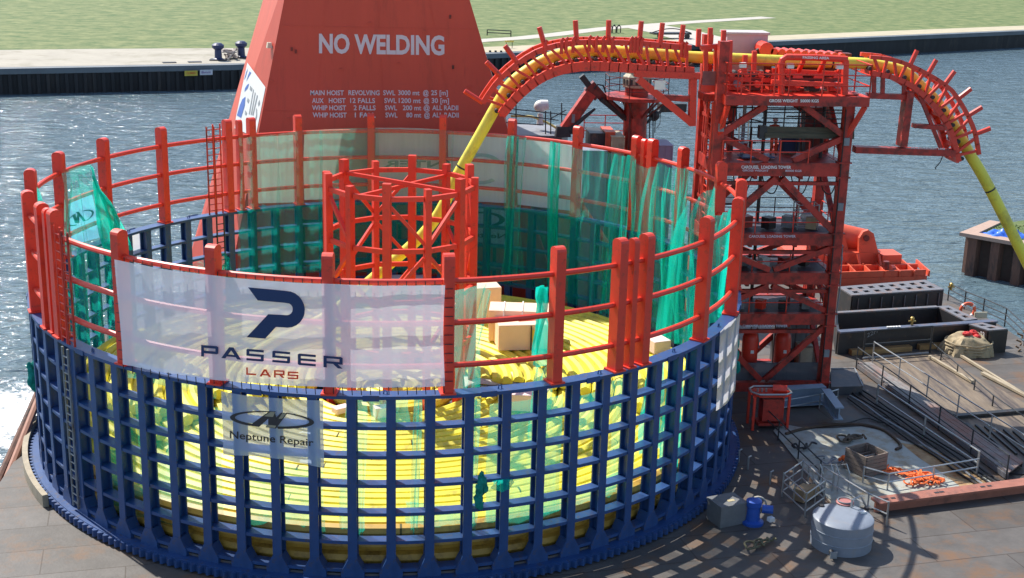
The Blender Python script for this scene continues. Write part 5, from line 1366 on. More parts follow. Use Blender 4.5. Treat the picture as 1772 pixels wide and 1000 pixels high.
# perforated side strip
e0, e1, f0, f1 = hz(700, 345, 1.3), hz(775, 340, 1.3), hz(885, 440, 1.3), hz(968, 428, 1.3)
def strip(p0, p1, q0, q1, n, nm):
    M = MB(); fn2 = lambda u, v: p0.lerp(p1, v).lerp(q0.lerp(q1, v), u)
    for i in range(n):
        for j in range(3):
            if i % 2 == 1 and j == 1: continue
            q = [fn2(i/n, j/3), fn2((i+1)/n, j/3), fn2((i+1)/n, (j+1)/3), fn2(i/n, (j+1)/3)]
            M.prism([(p.x, p.y) for p in q], 1.3-.07, 1.303)
    M.build(nm, PLATE, t)
strip(e0, e1, f0, f1, 7, 'side_strip')
wall_between(e1.lerp(e0, .1), f1.lerp(f0, .1), 0, 1.22, 'side_wall', .14); wall_between(e0.lerp(e1, .1), f0.lerp(f1, .1), 0, 1.22, 'side_wall', .14)
g0_, g1_, h0_, h1_ = hz(910, 458, 1.35), hz(1000, 448, 1.35), hz(1040, 500, 1.35), hz(1166, 490, 1.35)
strip(g0_, g1_, h0_, h1_, 5, 'corner_strip')
wall_between(h0_, h1_, 0, 1.27, 'corner_wall', .16); wall_between(g1_.lerp(h1_, .1), h1_, 0, 1.27, 'corner_wall', .16); wall_between(g0_.lerp(h0_, .1), h0_, 0, 1.27, 'corner_wall', .16)
MB().tube([hz(1075, 525, 1.0)+Vector((0, -.12, 0)), PZ(1440+1050/3.846, 440+632/3.846, .25)+Vector((0, -.1, 0)), PZ(1440+1028/3.846, 440+622/3.846, .3)+Vector((0, -.1, 0))], .03, 6).build('handle', PLATE, t)
dirw = (c-a).normalized(); nw = Vector((dirw.y, -dirw.x, 0)); fw_ = Vector((a.x, a.y, 0))+nw*.10
text_px('22Fr', 1500.5, 584, 1521, 574, 7.5, lambda x, y: PP(x, y, fw_, nw), 'lettering', mat('chalk', (.30, .31, .33), .9), t, .0)
dcw = (h0_-g0_); ncw = Vector((dcw.y, -dcw.x, 0)).normalized()
if ncw.dot(CAMLOC-h0_) < 0: ncw = -ncw
text_px('23', 1696.5, 583, 1703.5, 585, 10.5, lambda x, y: PP(x, y, g0_+ncw*.10, ncw), 'lettering', WHITE, t, .03)
# white rags and a brass fitting on the coaming edge
p = hz(410, 487, 1.32); M = MB()
for k in range(5): M.box(p+Vector((k*.16-.3, k*.02, .03)), (.16, .12, .05), .2*k)
tag(M.build('rag', WHITE), 'white rags lying on the bluish coaming edge', 'rag')
for x, y, lab in ((530, 468, 'small brass valve on the middle of the coaming edge'), (790, 238, 'small brass valve at the corner of the perforated hatch block')):
    p = hz(x, y, 1.32); M = MB().tube([p, p+Vector((0, 0, .3))], .07, 8).sphere(p+Vector((0, 0, .34)), .12, 8, 6).tube([p+Vector((-.2, 0, .2)), p+Vector((.2, 0, .2))], .05, 6)
    tag(M.build('brass_valve', mat('brass', (.45, .32, .10), .4, metal=.7)), lab, 'valve')
# timber along the foot of the coaming
for x0_, y0_, x1_, y1_, lab in ((120, 650, 520, 622, 'rusty timber baulk at the foot of the coaming on the left'), (570, 615, 800, 598, 'yellow timber baulk at the foot of the coaming near the covered pile'), (205, 690, 640, 655, 'thin dark tube lying before the coaming')):
    p, q = hz(x0_, y0_, .15), hz(x1_, y1_, .15)
    if 'tube' in lab: M = MB().tube([p, q], .05, 6)
    else: M = MB().beam(p, q, .4, .28)
    tag(M.build('timber_baulk' if 'timber' in lab else 'loose_tube', mat('yellow_brown_timber', (.36, .22, .09), .8, var=.3, scale=3, stretch=(.3, 3, 3)) if 'timber' in lab else GREY), lab, 'timber' if 'timber' in lab else 'tube')  # both baulks share one yellow-brown timber colour
# tube fence in front of the coaming
railing([hz(205, 690, .0), hz(650, 655, .0)], 'short tube fence in front of the chalk marked coaming', 1.5, 2, .045, 5.2, SCAF)

# covered pile with a red cloth
p = hz(900, 650, 0); t = thing('covered_pile', p, 'bundle of rope under a tan cloth with a red rag on top', 'covered pile')
rad_ = 1.25
def pile(u, v):
    a = 2*math.pi*u; r_ = rad_*(1-v)**.5*(1+.07*math.sin(5*a)+.05*math.sin(11*a+2)+.04*math.sin(23*a+6*v)); z = 1.0*(1-(1-v)**2)**.9*(1+.10*math.sin(3*a+1)*v)
    return p+Vector((r_*1.15*math.cos(a), r_*math.sin(a)*.9, z+.03*math.sin(14*v+4*a)))
MB().grid(pile, 56, 18).build('tan_cover', TAN, t, smooth=True)
M = MB()
for k in range(8): M.sphere(p+Vector((random.uniform(-.4, .55), random.uniform(-.35, .1), .98+random.uniform(-.05, .16))), random.uniform(.12, .22), 9, 6, (1.3, .9, .7), .25)
M.build('red_rag', REDCLOTH, t, smooth=True)
M = MB()
for k in range(4): M.tube([p+Vector((1.25*math.cos(a), 1.05*math.sin(a), .16+.16*k+.02*math.sin(7*a+k))) for a in [2*math.pi*i/28 for i in range(29)]], .05, 5, False)
M.build('rope_turns', mat('old_rope', (.38, .31, .20), .9, var=.2), t)

# ================================================================== DECK FITTINGS
# rail along the water with life ring
W_ = [PZ(*q, 0) for q in ((1640, 520), (1668, 535), (1700, 548), (1738, 565), (1772, 598), (1850, 680))]
wr = railing(W_, 'dark tube guard rail along the ship side by the water', 1.1, 3, .035, 2.4, SCAF)
p = PZ(1673, 536, .65)
t = thing('life_ring', p, 'orange life ring hung on the rail by the water', 'life ring')
M = MB(); M.tube([p+Vector((.42*math.cos(a), -.1, .42*math.sin(a))) for a in [2*math.pi*i/24 for i in range(25)]], .10, 8, False); M.build('ring', mat('life_ring_orange', (.72, .13, .06), .5), t, smooth=True)
M = MB()
for k in range(4):
    a = .78+k*1.57; M.tube([p+Vector((.42*math.cos(a+d_), -.1, .42*math.sin(a+d_))) for d_ in (-.12, .12)], .106, 8)
M.build('white_band', WHITE, t)
p = PZ(1697, 545, .6); tag(MB().box(p, (.75, .06, .35)).box(p+Vector((0, -.04, 0)), (.6, .03, .22)).build('notice_board', mat('cream_board', (.6, .56, .42), .6)), 'small cream notice board fixed on the rail by the water', 'board')
M = MB(); p = PZ(1762, 608, 0)
for k in range(7): M.tube([p+Vector((.0+.03*k, .05*math.sin(k*2), .18*k)), p+Vector((.16*(-1)**k, .08, .18*k+.1))], .05, 6)
tag(M.build('hung_chain', mat('rusty_chain', (.18, .11, .06), .7, var=.3)), 'rusty chain hanging from the rail by the water', 'chain')
# raised walkway running away on the right, with hoses beside it
c8 = lambda x, y, z=0: PZ(1200+x/2.94, 560+y/2.94, z)
t = thing('raised_walkway', c8(1150, 420), 'long grey plank walkway with guard rail crossing the right part of the deck', 'walkway')
wa, wb_, wc, wd = c8(835, 196, .35), c8(905, 196, .35), c8(1680, 700, .35), c8(1600, 760, .35)
wa2 = c8(790, 170, .35)
M = MB()
nb_ = 4
for k in range(nb_):
    p0, p1 = wa.lerp(wb_, (k+.04)/nb_), wa.lerp(wb_, (k+.96)/nb_); q0, q1 = wd.lerp(wc, (k+.04)/nb_), wd.lerp(wc, (k+.96)/nb_)
    M.prism([(p.x, p.y) for p in (p0, p1, q1, q0)], .29, .35)
M.build('deck_board', mat('grey_walkway_board', (.20, .195, .19), .7, var=.25, scale=3, dirt=(.22, .10, .07), dirt_amt=.45, dirt_scale=.35, stretch=(1, .5, 1)), t)
for p, q in ((wa, wd), (wb_, wc)): MB().beam(p-Vector((0, 0, .18)), q-Vector((0, 0, .18)), .1, .22).build('stringer', PLATE, t)
for k in range(9):
    p = wa.lerp(wd, k/8); q = wb_.lerp(wc, k/8); MB().box(((p.x+q.x)/2, (p.y+q.y)/2, .035), (.8, .12, .07)).build('bearer', BLACK, t)
railing([wb_+Vector((.05, 0, 0)), wc+Vector((.05, 0, 0))], 'long tube rail along the far side of the plank walkway', 1.1, 2, .03, 2.6, GALV)
railing([wa-Vector((.05, 0, .35)), wd-Vector((.05, 0, .35))], 'tube rail along the near side of the plank walkway', 1.15, 2, .03, 3.0, SCAF)
for k in range(5):
    a = c8(845+(-16)*k, 330+12*k, .12); b = c8(1560-24*k, 800+8*k, .12)
    pts_ = [a.lerp(b, i/20)+Vector((.05*math.sin(i*.9+k*2), 0, 0)) for i in range(21)]
    tag(MB().tube(pts_, .05, 7).build('hose_line', RUBBER if k != 3 else GREY, smooth=True), ('black hose nearest the walkway in the bundle beside it', 'second black hose from the walkway in the bundle', 'middle black hose of the bundle along the walkway', 'grey hose in the bundle along the walkway', 'outermost black hose of the bundle beside the pale hatch rail')[k], 'hose')
# rails round the pale hatch area
railing([c8(930, 418), c8(1440, 768)], 'bright tube rail along the right edge of the pale hatch plate', 1.05, 2, .04, 4.5, GALV)
railing([c8(1440, 772), c8(985, 850), c8(860, 815)], 'tube rail along the near edge of the pale hatch plate', .75, 2, .032, 3.0, GALV)
railing([c8(335, 500), c8(640, 800)], 'dark low tube rail on the carousel side of the pale hatch plate', .9, 2, .03, 2.6, SCAF)
railing([c8(340, 482), c8(640, 430), c8(730, 405)], 'short tube rail behind the pale hatch plate by the red pump stand', .7, 2, .03, 2.6, GALV)
railing([c8(1180, 120), c8(1520, 420), c8(1720, 560)], 'low tube rail on the brown deck area at the right', .55, 1, .03, 2.4, SCAF)
# planks in the right part
for x0_, y0_, x1_, y1_, wd_, lab in ((1300, 125, 1724, 385, .14, 'long pale plank lying from the covered pile to the right'), (1470, 250, 1740, 390, .22, 'pale wide board lying on the brown deck at right'), (1200, 165, 1420, 295, .16, 'thin yellowish batten on the brown deck'), (1330, 470, 1690, 440, .3, 'dark steel channel across the deck on the right')):
    p, q = c8(x0_, y0_, .12), c8(x1_, y1_, .12)
    tag(MB().beam(p, q, wd_, .12).build('plank' if 'steel' not in lab else 'steel_channel', mat('pale_plank', (.36, .30, .21), .8, var=.2, scale=3, stretch=(3, .3, 1)) if 'steel' not in lab else BLACK), lab, 'plank' if 'steel' not in lab else 'channel')
M = MB()
for k in range(7):
    p0 = c8(1370+k*70, 500+k*20, .02); 
    M.beam(c8(1340+k*48, 500+k*8, .05), c8(1500+k*48, 640+k*8, .05), .10, .10)
tag(M.build('deck_grating', BLACK), 'dark grating bars on the deck at the far right', 'grating')
# low dark hatch step left of the walkway
p = [c8(695, 320, .5), c8(860, 320, .5), c8(840, 300, .5), c8(700, 300, .5)]
t = thing('low_hatch', c8(770, 340), 'low dark hatch with pale edge lines beside the tower foot', 'hatch')
pa, pb, pcx, pd = c8(700, 322, .45), c8(862, 318, .45), c8(820, 228, .45), c8(700, 230, .45)
MB().prism([(q.x, q.y) for q in (pa, pb, pcx, pd)], 0, .45).build('hatch_body', mat('dark_hatch', (.06, .062, .07), .6, var=.2, dirt=(.13, .09, .07), dirt_amt=.3), t)
for p, q in ((pd, pcx), (pcx, pb)): MB().beam(p+Vector((0, 0, .02)), q+Vector((0, 0, .02)), .06, .04).build('edge_line', GREY, t)
# long grey beam + loose I-beam near the red stand
tag(MB().ibeam(PZ(1352, 686, .55), PZ(1425, 682, .55), .5, .9).build('steel_beam', mat('bluish_grey_paint', (.20, .26, .34), .5, var=.1)), 'long bluish grey steel beam under the tower front', 'beam')
tag(MB().ibeam(PZ(1428, 683, .7), PZ(1452, 716, .7), .42, .62, .06).build('loose_beam', MATS['bluish_grey_paint']), 'bluish grey I beam pointing at the viewer beside the tower foot', 'beam')
# red pump stand
p = PZ(1327, 738, 0); t = thing('pump_stand', p, 'red framed hydraulic stand with a drip tray top beside the carousel', 'pump stand')
HS = 1.62
for sx in (-.80, .80):
    for sy_ in (-.45, .45): MB().box(p+Vector((sx, sy_, HS/2)), (.11, .11, HS)).build('leg', RED, t)
MB().box(p+Vector((.12, 0, .92)), (.95, .72, 1.05)).build('tank', REDD, t)
MB().box(p+Vector((.12, 0, .25)), (1.3, .8, .12)).build('shelf', REDD, t)
tz = HS
oct_ = [(-.88, -.2), (-.62, -.55), (.62, -.55), (.92, -.3), (.92, .25), (.6, .55), (-.62, .55), (-.88, .25)]
MB().prism([(p.x+a, p.y+b) for a, b in oct_], tz, tz+.06).build('tray', RED, t)
M = MB(); k = [p+Vector((a, b, tz+.14)) for a, b in oct_]; M.tube(k+[k[0]], .045, 6, False); M.build('tray_rim', GALV, t)
M = MB().tube([p+Vector((.15, .05, tz+.2)), p+Vector((.75, -.1, tz+.2))], .2, 10); M.build('motor', RED, t)
for k in range(3): MB().tube([p+Vector((-.55+.2*k, .05, tz+.06)), p+Vector((-.55+.2*k, .05, tz+.22))], .05, 6).build('fitting', GALV, t)
# timber crate
cc = [c8(*q) for q in ((783, 748), (887, 802), (958, 752), (855, 712))]
p = sum(cc, Vector())/4
t = thing('timber_crate', p, 'weathered grey timber crate with open slatted top on the pale plate', 'crate')
ex = (cc[1]-cc[0]); ex.z = 0; W1 = ex.length; rz_ = math.atan2(ex.y, ex.x); W2 = W1*1.0
def cr(a, b, z): return p+Vector((a*math.cos(rz_)-b*math.sin(rz_), a*math.sin(rz_)+b*math.cos(rz_), z))
Hc = .92
for side in range(4):
    for k in range(5):
        z = .12+k*.185
        if side % 2 == 0: MB().box(cr(0, (W2/2)*(1 if side else -1), z+.05), (W1, .05, .165), rz_).build('side_board', WOODG, t)
        else: MB().box(cr((W1/2+.0)*(1 if side == 1 else -1), 0, z+.05), (.05, W2-.06, .165), rz_).build('side_board', WOODG, t)
for a in (-1, 1):
    for b in (-1, 1): MB().box(cr(a*(W1/2-.08), b*(W2/2-.08), Hc/2+.04), (.09, .09, Hc), rz_).build('corner_post', WOODG, t)
for k in range(4): MB().box(cr(-W1/2+.28+k*.27, 0, .66), (.07, W2-.12, .08), rz_).build('slat', GALV if k % 2 else WOODG, t)
MB().box(cr(0, 0, .10), (W1-.1, W2-.1, .05), rz_).build('crate_floor', WOODG, t)
# orange rope heap
p = c8(1100, 775, .06)
def rope_heap(p0, sx, sy, n, r, mt, nm, lab, cat, rot=0, mapping=None):
    pts_ = []
    for i in range(n):
        a = i*.78; k = i/n
        x = (k-.5)*sx*2+.28*math.cos(a)+random.uniform(-.08, .08); y = (.5-k)*sy*2*(-1)+.26*math.sin(a*1.13)+random.uniform(-.1, .1)
        pts_.append(p0+Vector((x, y, .05+.10*abs(math.sin(a*.7))+random.uniform(0, .05))))
    return tag(MB().tube(smooth_path(pts_, 4), r, 6).build(nm, mt, smooth=True), lab, cat)
rope_heap(p, 1.1, -.55, 120, .038, ORR, 'rope_heap', 'heap of bright orange rope lying on the pale hatch plate', 'rope')
rope_heap(c8(1165, 815, .06), .6, .05, 50, .036, ORR, 'rope_loop', 'smaller loops of orange rope nearer the brown beam', 'rope')
p = c8(766, 715, .06); M = MB()
for k in range(6): M.sphere(p+Vector((random.uniform(-.15, .15), random.uniform(-.15, .15), .12+.04*k)), .13, 8, 6, (1, 1, .8), .2)
tag(M.build('orange_float', ORR, smooth=True), 'small orange bundle beside the left corner of the timber crate', 'bundle')
rope_heap(c8(800, 595, .06), .45, .1, 34, .05, mat('dark_sling', (.10, .075, .05), .8, var=.5, scale=4), 'lifting_sling', 'brown coiled lifting slings on the pale plate behind the crate', 'sling')
rope_heap(c8(720, 715, .06), .6, -.3, 24, .04, GREY, 'chain_heap', 'grey chain lying on the pale plate left of the crate', 'chain')
rope_heap(c8(560, 635, .06), .5, .05, 18, .045, RUBBER, 'cable_heap', 'dark cable heap in the shaded corner of the pale plate', 'cable')
hz_pts = [c8(*q, .10) for q in ((470, 560), (560, 535), (700, 515), (840, 512), (950, 535), (1020, 580), (1055, 622), (1030, 640))]
tag(MB().tube(smooth_path(hz_pts, 8), .07, 7).build('curved_hose', mat('brown_hose', (.07, .04, .022), .7, var=.3), smooth=True), 'thick brown hose curving round the back of the pale plate', 'hose')
tag(MB().tube(smooth_path([c8(*q, .08) for q in ((720, 515), (800, 500), (880, 480), (950, 500), (1040, 515), (1030, 490), (960, 470), (920, 455))], 8), .035, 6).build('thin_hose', RUBBER, smooth=True), 'thin black hose looping behind the pale plate', 'hose')
# brown plate girder along the bottom right
t = thing('plate_girder', c8(1150, 890), 'rusty red brown girder along the near edge of the pale hatch plate', 'girder')
p, q = c8(925, 905, .45), c8(1790, 795, .45)
MB().beam(p, q, .62, .10).build('top_flange', mat('brown_red_primer', (.33, .125, .085), .6, var=.15, scale=2, dirt=(.18, .08, .06), dirt_amt=.35), t)
MB().beam(p-Vector((0, 0, .26)), q-Vector((0, 0, .26)), .1, .40).build('web_plate', MATS['brown_red_primer'], t)
dq = (q-p).normalized()
for k in (.06, .10, .35, .38, .62, .66):
    o_ = p.lerp(q, k)+Vector((0, 0, .056)); MB().box(o_, (.20, .12, .012), math.atan2(dq.y, dq.x)).build('slot', BLACK, t)
# grey tank at the bottom
pt_ = PZ(1452, 885, 1.15)
t = thing('grey_tank', (pt_.x, pt_.y-.2, 0), 'pale grey cylindrical tank with a red manhole on its lid at bottom', 'tank')
MB().lathe((pt_.x+.05, pt_.y-.35, 0), [(1.12, 0), (1.12, 1.1), (1.06, 1.15), (.6, 1.19)], 36).build('tank_shell', mat('tank_grey_paint', (.22, .25, .30), .45, var=.08, dirt=(.25, .24, .24), dirt_amt=.2), t, smooth=True)
pm = PZ(1462, 869, 1.2)
MB().lathe((pm.x, pm.y, 1.19), [(.34, 0), (.34, .03), (.26, .06)], 24).build('manhole', mat('faded_red_paint', (.40, .16, .15), .6, var=.15), t)
M = MB(); M.tube([Vector((pm.x+.27*math.cos(a), pm.y+.27*math.sin(a), 1.28)) for a in [2*math.pi*i/20 for i in range(21)]], .025, 5, False); M.build('manhole_rim', GREY, t)
for x, y in ((1422, 874), (1500, 878)): q = PZ(x, y, 1.2); MB().lathe((q.x, q.y, 1.12), [(.10, 0), (.10, .09), (.06, .1)], 12).build('vent', BLACK, t)
cxt, cyt = pt_.x+.05, pt_.y-.35
for z_ in (.36, .74): MB().lathe((cxt, cyt, z_-.02), [(1.125, 0), (1.14, .02), (1.125, .04)], 36).build('weld_bead', MATS['tank_grey_paint'], t)
MB().tube([(cxt-.7, cyt-.98, .2), (cxt-.7, cyt-1.25, .2)], .09, 10).build('drain_valve', BLACK, t)
MB().box((cxt-.7, cyt-1.28, .2), (.26, .04, .26)).build('valve_flange', GREY, t)
MB().tube([(cxt+.5, cyt+.6, 1.15), (cxt+.5, cyt+.6, 1.5), (cxt+.9, cyt+.8, 1.55), (cxt+1.3, cyt+.9, .9), (cxt+1.4, cyt+.9, .05)], .045, 7).build('vent_pipe', GALV, t)
q = PZ(1492, 885, 1.2); MB().box(q+Vector((0, -.05, -.02)), (.22, .16, .12), .3).build('lug', WHITE, t)
# grey trolley cage at the bottom
p = c8(540, 895); t = thing('tube_trolley', p, 'battered grey tube trolley frame left of the grey tank', 'trolley')
tc_ = [c8(450, 880), c8(565, 985), c8(660, 915), c8(548, 812)]
for k in range(4):
    a, b = tc_[k], tc_[(k+1) % 4]
    for z in (.25, .65, 1.0): MB().tube([a+Vector((0, 0, z)), b+Vector((0, 0, z))], .03, 6).build('bar', GALV, t)
    MB().tube([a, a+Vector((0, 0, 1.05))], .035, 6).build('upright', GALV, t)
    MB().tube([a.lerp(b, .5)+Vector((0, 0, .25)), a.lerp(b, .5)+Vector((0, 0, 1.0))], .022, 6).build('bar', GALV, t)
cm = sum(tc_, Vector())/4
MB().box(cm+Vector((0, 0, .3)), (.7, .5, .5), .7).build('cardboard', mat('cardboard', (.36, .25, .14), .9, var=.15), t)
MB().box(cm+Vector((.5, .45, .22)), (.45, .4, .35), .3).build('cardboard', MATS['cardboard'], t)
for i, (a, lab) in enumerate(((660, 'first bent grey hoop of the ladder top beside the trolley'), (740, 'second bent grey hoop of the ladder top beside the trolley'))):
    q = c8(a, 848); M = MB()
    for k in (-.22, .22): M.tube([q+Vector((k-.3, .45, 0)), q+Vector((k-.3, .45, .9)), q+Vector((k, 0, 1.15)), q+Vector((k+.1, -.15, .8)), q+Vector((k+.1, -.15, 0))], .03, 6)
    tag(M.build('ladder_hoop', GALV), lab, 'hoop', 'ladder hoops by the trolley')
railing([c8(655, 845), c8(880, 985), c8(980, 1030)], 'tube rail between the trolley and the grey tank', 1.0, 2, .03, 2.0, GALV)
# grey box and blue pump in the shade
p = PZ(1258, 905, 0); t = thing('control_box', p, 'dark grey steel box with a small label in the shade beside the carousel', 'box')
MB().box(p+Vector((0, .2, .42)), (1.15, .95, .84), .35).build('box_body', mat('box_grey_paint', (.16, .165, .17), .5, var=.15), t)
MB().box(p+Vector((0, .2, .86)), (1.22, 1.02, .05), .35).build('lid', MATS['box_grey_paint'], t)
MB().box(p+Vector((.12, .12, .892)), (.30, .16, .012), .35).build('label_plate', mat('faded_label', (.45, .38, .22), .7), t)
p = PZ(1302, 905, 0); t = thing('blue_pump', p, 'bright blue pump with a coiled hose beside the dark grey box', 'pump')
MB().lathe(p+Vector((0, 0, 0)), [(.42, 0), (.42, .1), (.27, .16), (.25, .7), (.30, .74), (.30, .95), (.12, 1.02)], 20).build('pump_body', BLUEB, t, smooth=True)
MB().tube([p+Vector((.32, -.05, .62)), p+Vector((.72, -.15, .62))], .16, 12).build('pump_motor', BLUEB, t)
for k in range(3):
    M = MB(); M.tube([p+Vector((.22+.34*math.cos(a), .25+.03*k, .62+.34*math.sin(a))) for a in [2*math.pi*i/20 for i in range(21)]], .035, 6, False); M.build('hose_coil', mat('pale_hose', (.35, .33, .28), .6), t)
MB().box(p+Vector((.62, -.3, .3)), (.22, .2, .16), .4).build('white_can', WHITE, t)
rope_heap(PZ(1315, 945, .04), .5, .2, 26, .04, mat('dirty_hose', (.12, .11, .06), .8, var=.5), 'hose_tangle', 'tangled dark hoses in the shade in front of the blue pump', 'hose')
for x, y, lab in ((1294, 812, 'first thin pale stand pipe standing on the dark deck by the carousel'), (1278, 800, 'second thin pale stand pipe nearest the carousel'), (1332, 838, 'third thin pale stand pipe nearer the trolley')):
    p = PZ(x, y, 0); tag(MB().tube([p, p+Vector((0, 0, .55)), p+Vector((.12, 0, .62))], .04, 6).build('stand_pipe', GALV), lab, 'pipe', 'stand pipes by the carousel')
# left hull side gear: fender pipes and rope
for k, (lab) in enumerate(('rusty pipe leaning on the left ship side outermost', 'brown pipe leaning on the left ship side next to the base ring')):
    tag(MB().tube([(-15.75-.35*k, -6.5, -1.0), (-15.5-.2*k, 1.5+k, 1.6)], .16, 8).build('leaning_pipe', RUSTP if k else mat('brown_pipe', (.33, .16, .11), .7)), lab, 'pipe')
t = thing('side_roller', (-15.3, -4.5, 0), 'grey curved rubbing strip on the deck at the left of the base ring', 'fender')
MB().ring(15.5, 15.72, .0, .5, RAD(180), RAD(212), 24).build('strip', mat('tan_strip', (.35, .30, .22), .8, var=.2), t)

# ================================================================== PEOPLE
SKIN = mat('skin', (.48, .27, .19), .6, var=.05)
def person(p, label, top, bottom, hat, pose=0, face=-math.pi/2):
    t = thing('person', p, label, 'person')
    me = bpy.data.meshes.new('body')
    V = {'pel': (0, 0, .95, .15), 'wst': (0, 0, 1.12, .145), 'chs': (0, .0, 1.33, .175), 'nck': (0, 0, 1.50, .062), 'hd0': (.01, 0, 1.60, .085), 'hd1': (.01, 0, 1.70, .098),
         'lh': (0, .10, .90, .10), 'lk': (.03, .11, .50, .072), 'la': (0, .12, .10, .05), 'lt': (.16, .13, .045, .042),
         'rh': (0, -.10, .90, .10), 'rk': (.03, -.11, .50, .072), 'ra': (-.02, -.12, .10, .05), 'rt': (.14, -.13, .045, .042),
         'ls': (0, .19, 1.42, .07), 'le': (.02, .27, 1.16, .05), 'lw': (.20, .25, 1.00, .035), 'lf': (.27, .23, .97, .032),
         'rs': (0, -.19, 1.42, .07), 're': (.04, -.28, 1.16, .05), 'rw': (.24, -.22, 1.04, .035), 'rf': (.31, -.20, 1.03, .032)}
    ks = list(V); E_ = [('pel', 'wst'), ('wst', 'chs'), ('chs', 'nck'), ('nck', 'hd0'), ('hd0', 'hd1'), ('pel', 'lh'), ('lh', 'lk'), ('lk', 'la'), ('la', 'lt'), ('pel', 'rh'), ('rh', 'rk'), ('rk', 'ra'), ('ra', 'rt'),
         ('chs', 'ls'), ('ls', 'le'), ('le', 'lw'), ('lw', 'lf'), ('chs', 'rs'), ('rs', 're'), ('re', 'rw'), ('rw', 'rf')]
    me.from_pydata([V[k][:3] for k in ks], [(ks.index(a), ks.index(b)) for a, b in E_], [])
    ob = bpy.data.objects.new('body', me); COL.objects.link(ob)
    sk_ = ob.modifiers.new('skin', 'SKIN'); ob.modifiers.new('sub', 'SUBSURF').levels = 2
    for i, k in enumerate(ks):
        me.skin_vertices[0].data[i].radius = (V[k][3], V[k][3]); me.skin_vertices[0].data[i].use_root = (k == 'pel')
    dg = bpy.context.evaluated_depsgraph_get(); dg.update()
    m2 = bpy.data.meshes.new_from_object(ob.evaluated_get(dg)); bpy.data.objects.remove(ob)
    m2.materials.clear()
    for q in (bottom, top, SKIN, BLACK): m2.materials.append(q)
    for f_ in m2.polygons:
        z = f_.center.z; f_.use_smooth = True
        hand = f_.center.x > .19 and .9 < z < 1.1 and abs(f_.center.y) > .12
        f_.material_index = 3 if z < .1 else 2 if (z > 1.5 or hand) else 1 if z > .98 else 0
    bo = bpy.data.objects.new('body', m2); COL.objects.link(bo); bo.parent = t; bo.rotation_euler.z = face
    o = t.location
    def part(nm, M, mt, sm=True):
        ob_ = M.build(nm, mt, t, smooth=sm); return ob_
    f = Vector((math.cos(face), math.sin(face), 0)); s_ = Vector((-f.y, f.x, 0)); o = Vector(o)
    h = o+Vector((0, 0, 1.68))
    M = MB(); M.sphere(h+Vector((0, 0, .045)), .118, 14, 8, (1.1, 1, .85)); part('helmet', M, hat)
    M = MB(); M.lathe(h+f*.05+Vector((0, 0, .03)), [(.13, 0), (.135, .015)], 16); part('helmet_brim', M, hat)
    M = MB(); M.sphere(h+f*.105+Vector((0, 0, -.05)), .018, 6, 4); part('nose', M, SKIN)
    M = MB()
    for k in (-1, 1): M.sphere(h+f*.092+s_*(.035*k)+Vector((0, 0, -.015)), .011, 6, 4)
    part('eyes', M, BLACK)
    for sd in (-1, 1):
        base = o+f*.30+s_*(.215*sd)+Vector((0, 0, 1.0)); M = MB()
        for k in range(4): M.tube([base+s_*(.018*(k-1.5)), base+s_*(.02*(k-1.5))+f*(.045+.008*(k in (1, 2))), base+s_*(.02*(k-1.5))+f*(.055)+Vector((0, 0, -.04))], [.010, .009, .007], 6)
        M.tube([base-f*.02-s_*(.03*sd), base+f*.02-s_*(.045*sd)-Vector((0, 0, .02))], [.011, .008], 6)
        part('fingers', M, SKIN)
    return t
HIVIS = mat('orange_coverall', (.58, .075, .03), .8, var=.12, scale=8)
NAVYC = mat('dark_trousers', (.03, .035, .05), .8); WSH = mat('white_shirt', (.74, .75, .78), .8)
pp_ = PY(1338, 259, YF+1.6)
person((pp_.x, YF+1.6, 11.37), 'person in red orange coverall and pale helmet standing on the upper tower level', HIVIS, HIVIS, mat('pale_helmet', (.55, .42, .40), .4))
pp_ = PY(1258, 113, YR+.0)
person((pp_.x, YR-.1, 14.56), 'person in white shirt and dark trousers standing behind the pipe at the tower top', WSH, NAVYC, WHITE, 0, math.pi)

# ================================================================== FAR SHORE THINGS
def onq(x, y, z=QZ+.03): return PZ(x, y, z)
a, b = onq(843, 61), onq(884, 63)
railing([a, b], 'low dark rail beside the path on the grass bank', 1.0, 2, .09, 3.6, BLACK)
p = onq(881, 83); t = thing('low_sign', p, 'small yellow board on a short stand in the grass strip by the quay', 'sign')
MB().box(p+Vector((0, 0, 1.1)), (1.5, .12, .28)).build('board', mat('yellow_board', (.62, .5, .10), .6), t)
for k in (-.5, .5): MB().box(p+Vector((k, 0, .5)), (.1, .1, 1.0)).build('leg', BLACK, t)
for k, x in enumerate((1055.5, 1062.5, 1070.5)):
    p = onq(x, 56.5); M = MB()
    M.tube([p+Vector((-.35, 0, 0)), p+Vector((-.35, 0, 1.1)), p+Vector((0, 0, 1.5)), p+Vector((.35, 0, 1.1)), p+Vector((.35, 0, 0))], .10, 6)
    M.tube([p+Vector((-.3, .4, 0)), p+Vector((-.2, .4, 1.2)), p+Vector((.2, .5, 1.3))], .09, 6); M.sphere(p+Vector((0, .1, 1.35)), .2, 8, 6)
    tag(M.build('metal_hoop', BLACK), ('left of the three dark metal hoop stands by the path', 'middle one of three dark metal hoop stands by the path', 'right one of the three dark metal hoop stands by the path')[k], 'hoop stand', 'hoop stands by the path')
# dark timber dolphin at the quay by the crane
p = PZ(860, 128, WZ); t = thing('timber_dolphin', (p.x, p.y, WZ-1), 'dark timber mooring frame against the far quay right of the crane base', 'dolphin')
for k in range(4): MB().box((p.x-1.2+k*.9, p.y, WZ+1.4), (.35, .35, 4.8)).build('pile', BLACK, t)
for k in range(4): MB().beam((p.x-1.6, p.y-.25, WZ+.6+k*.9), (p.x+2.0, p.y-.25, WZ+.4+k*.9), .16, .28).build('wale', WOODG, t)
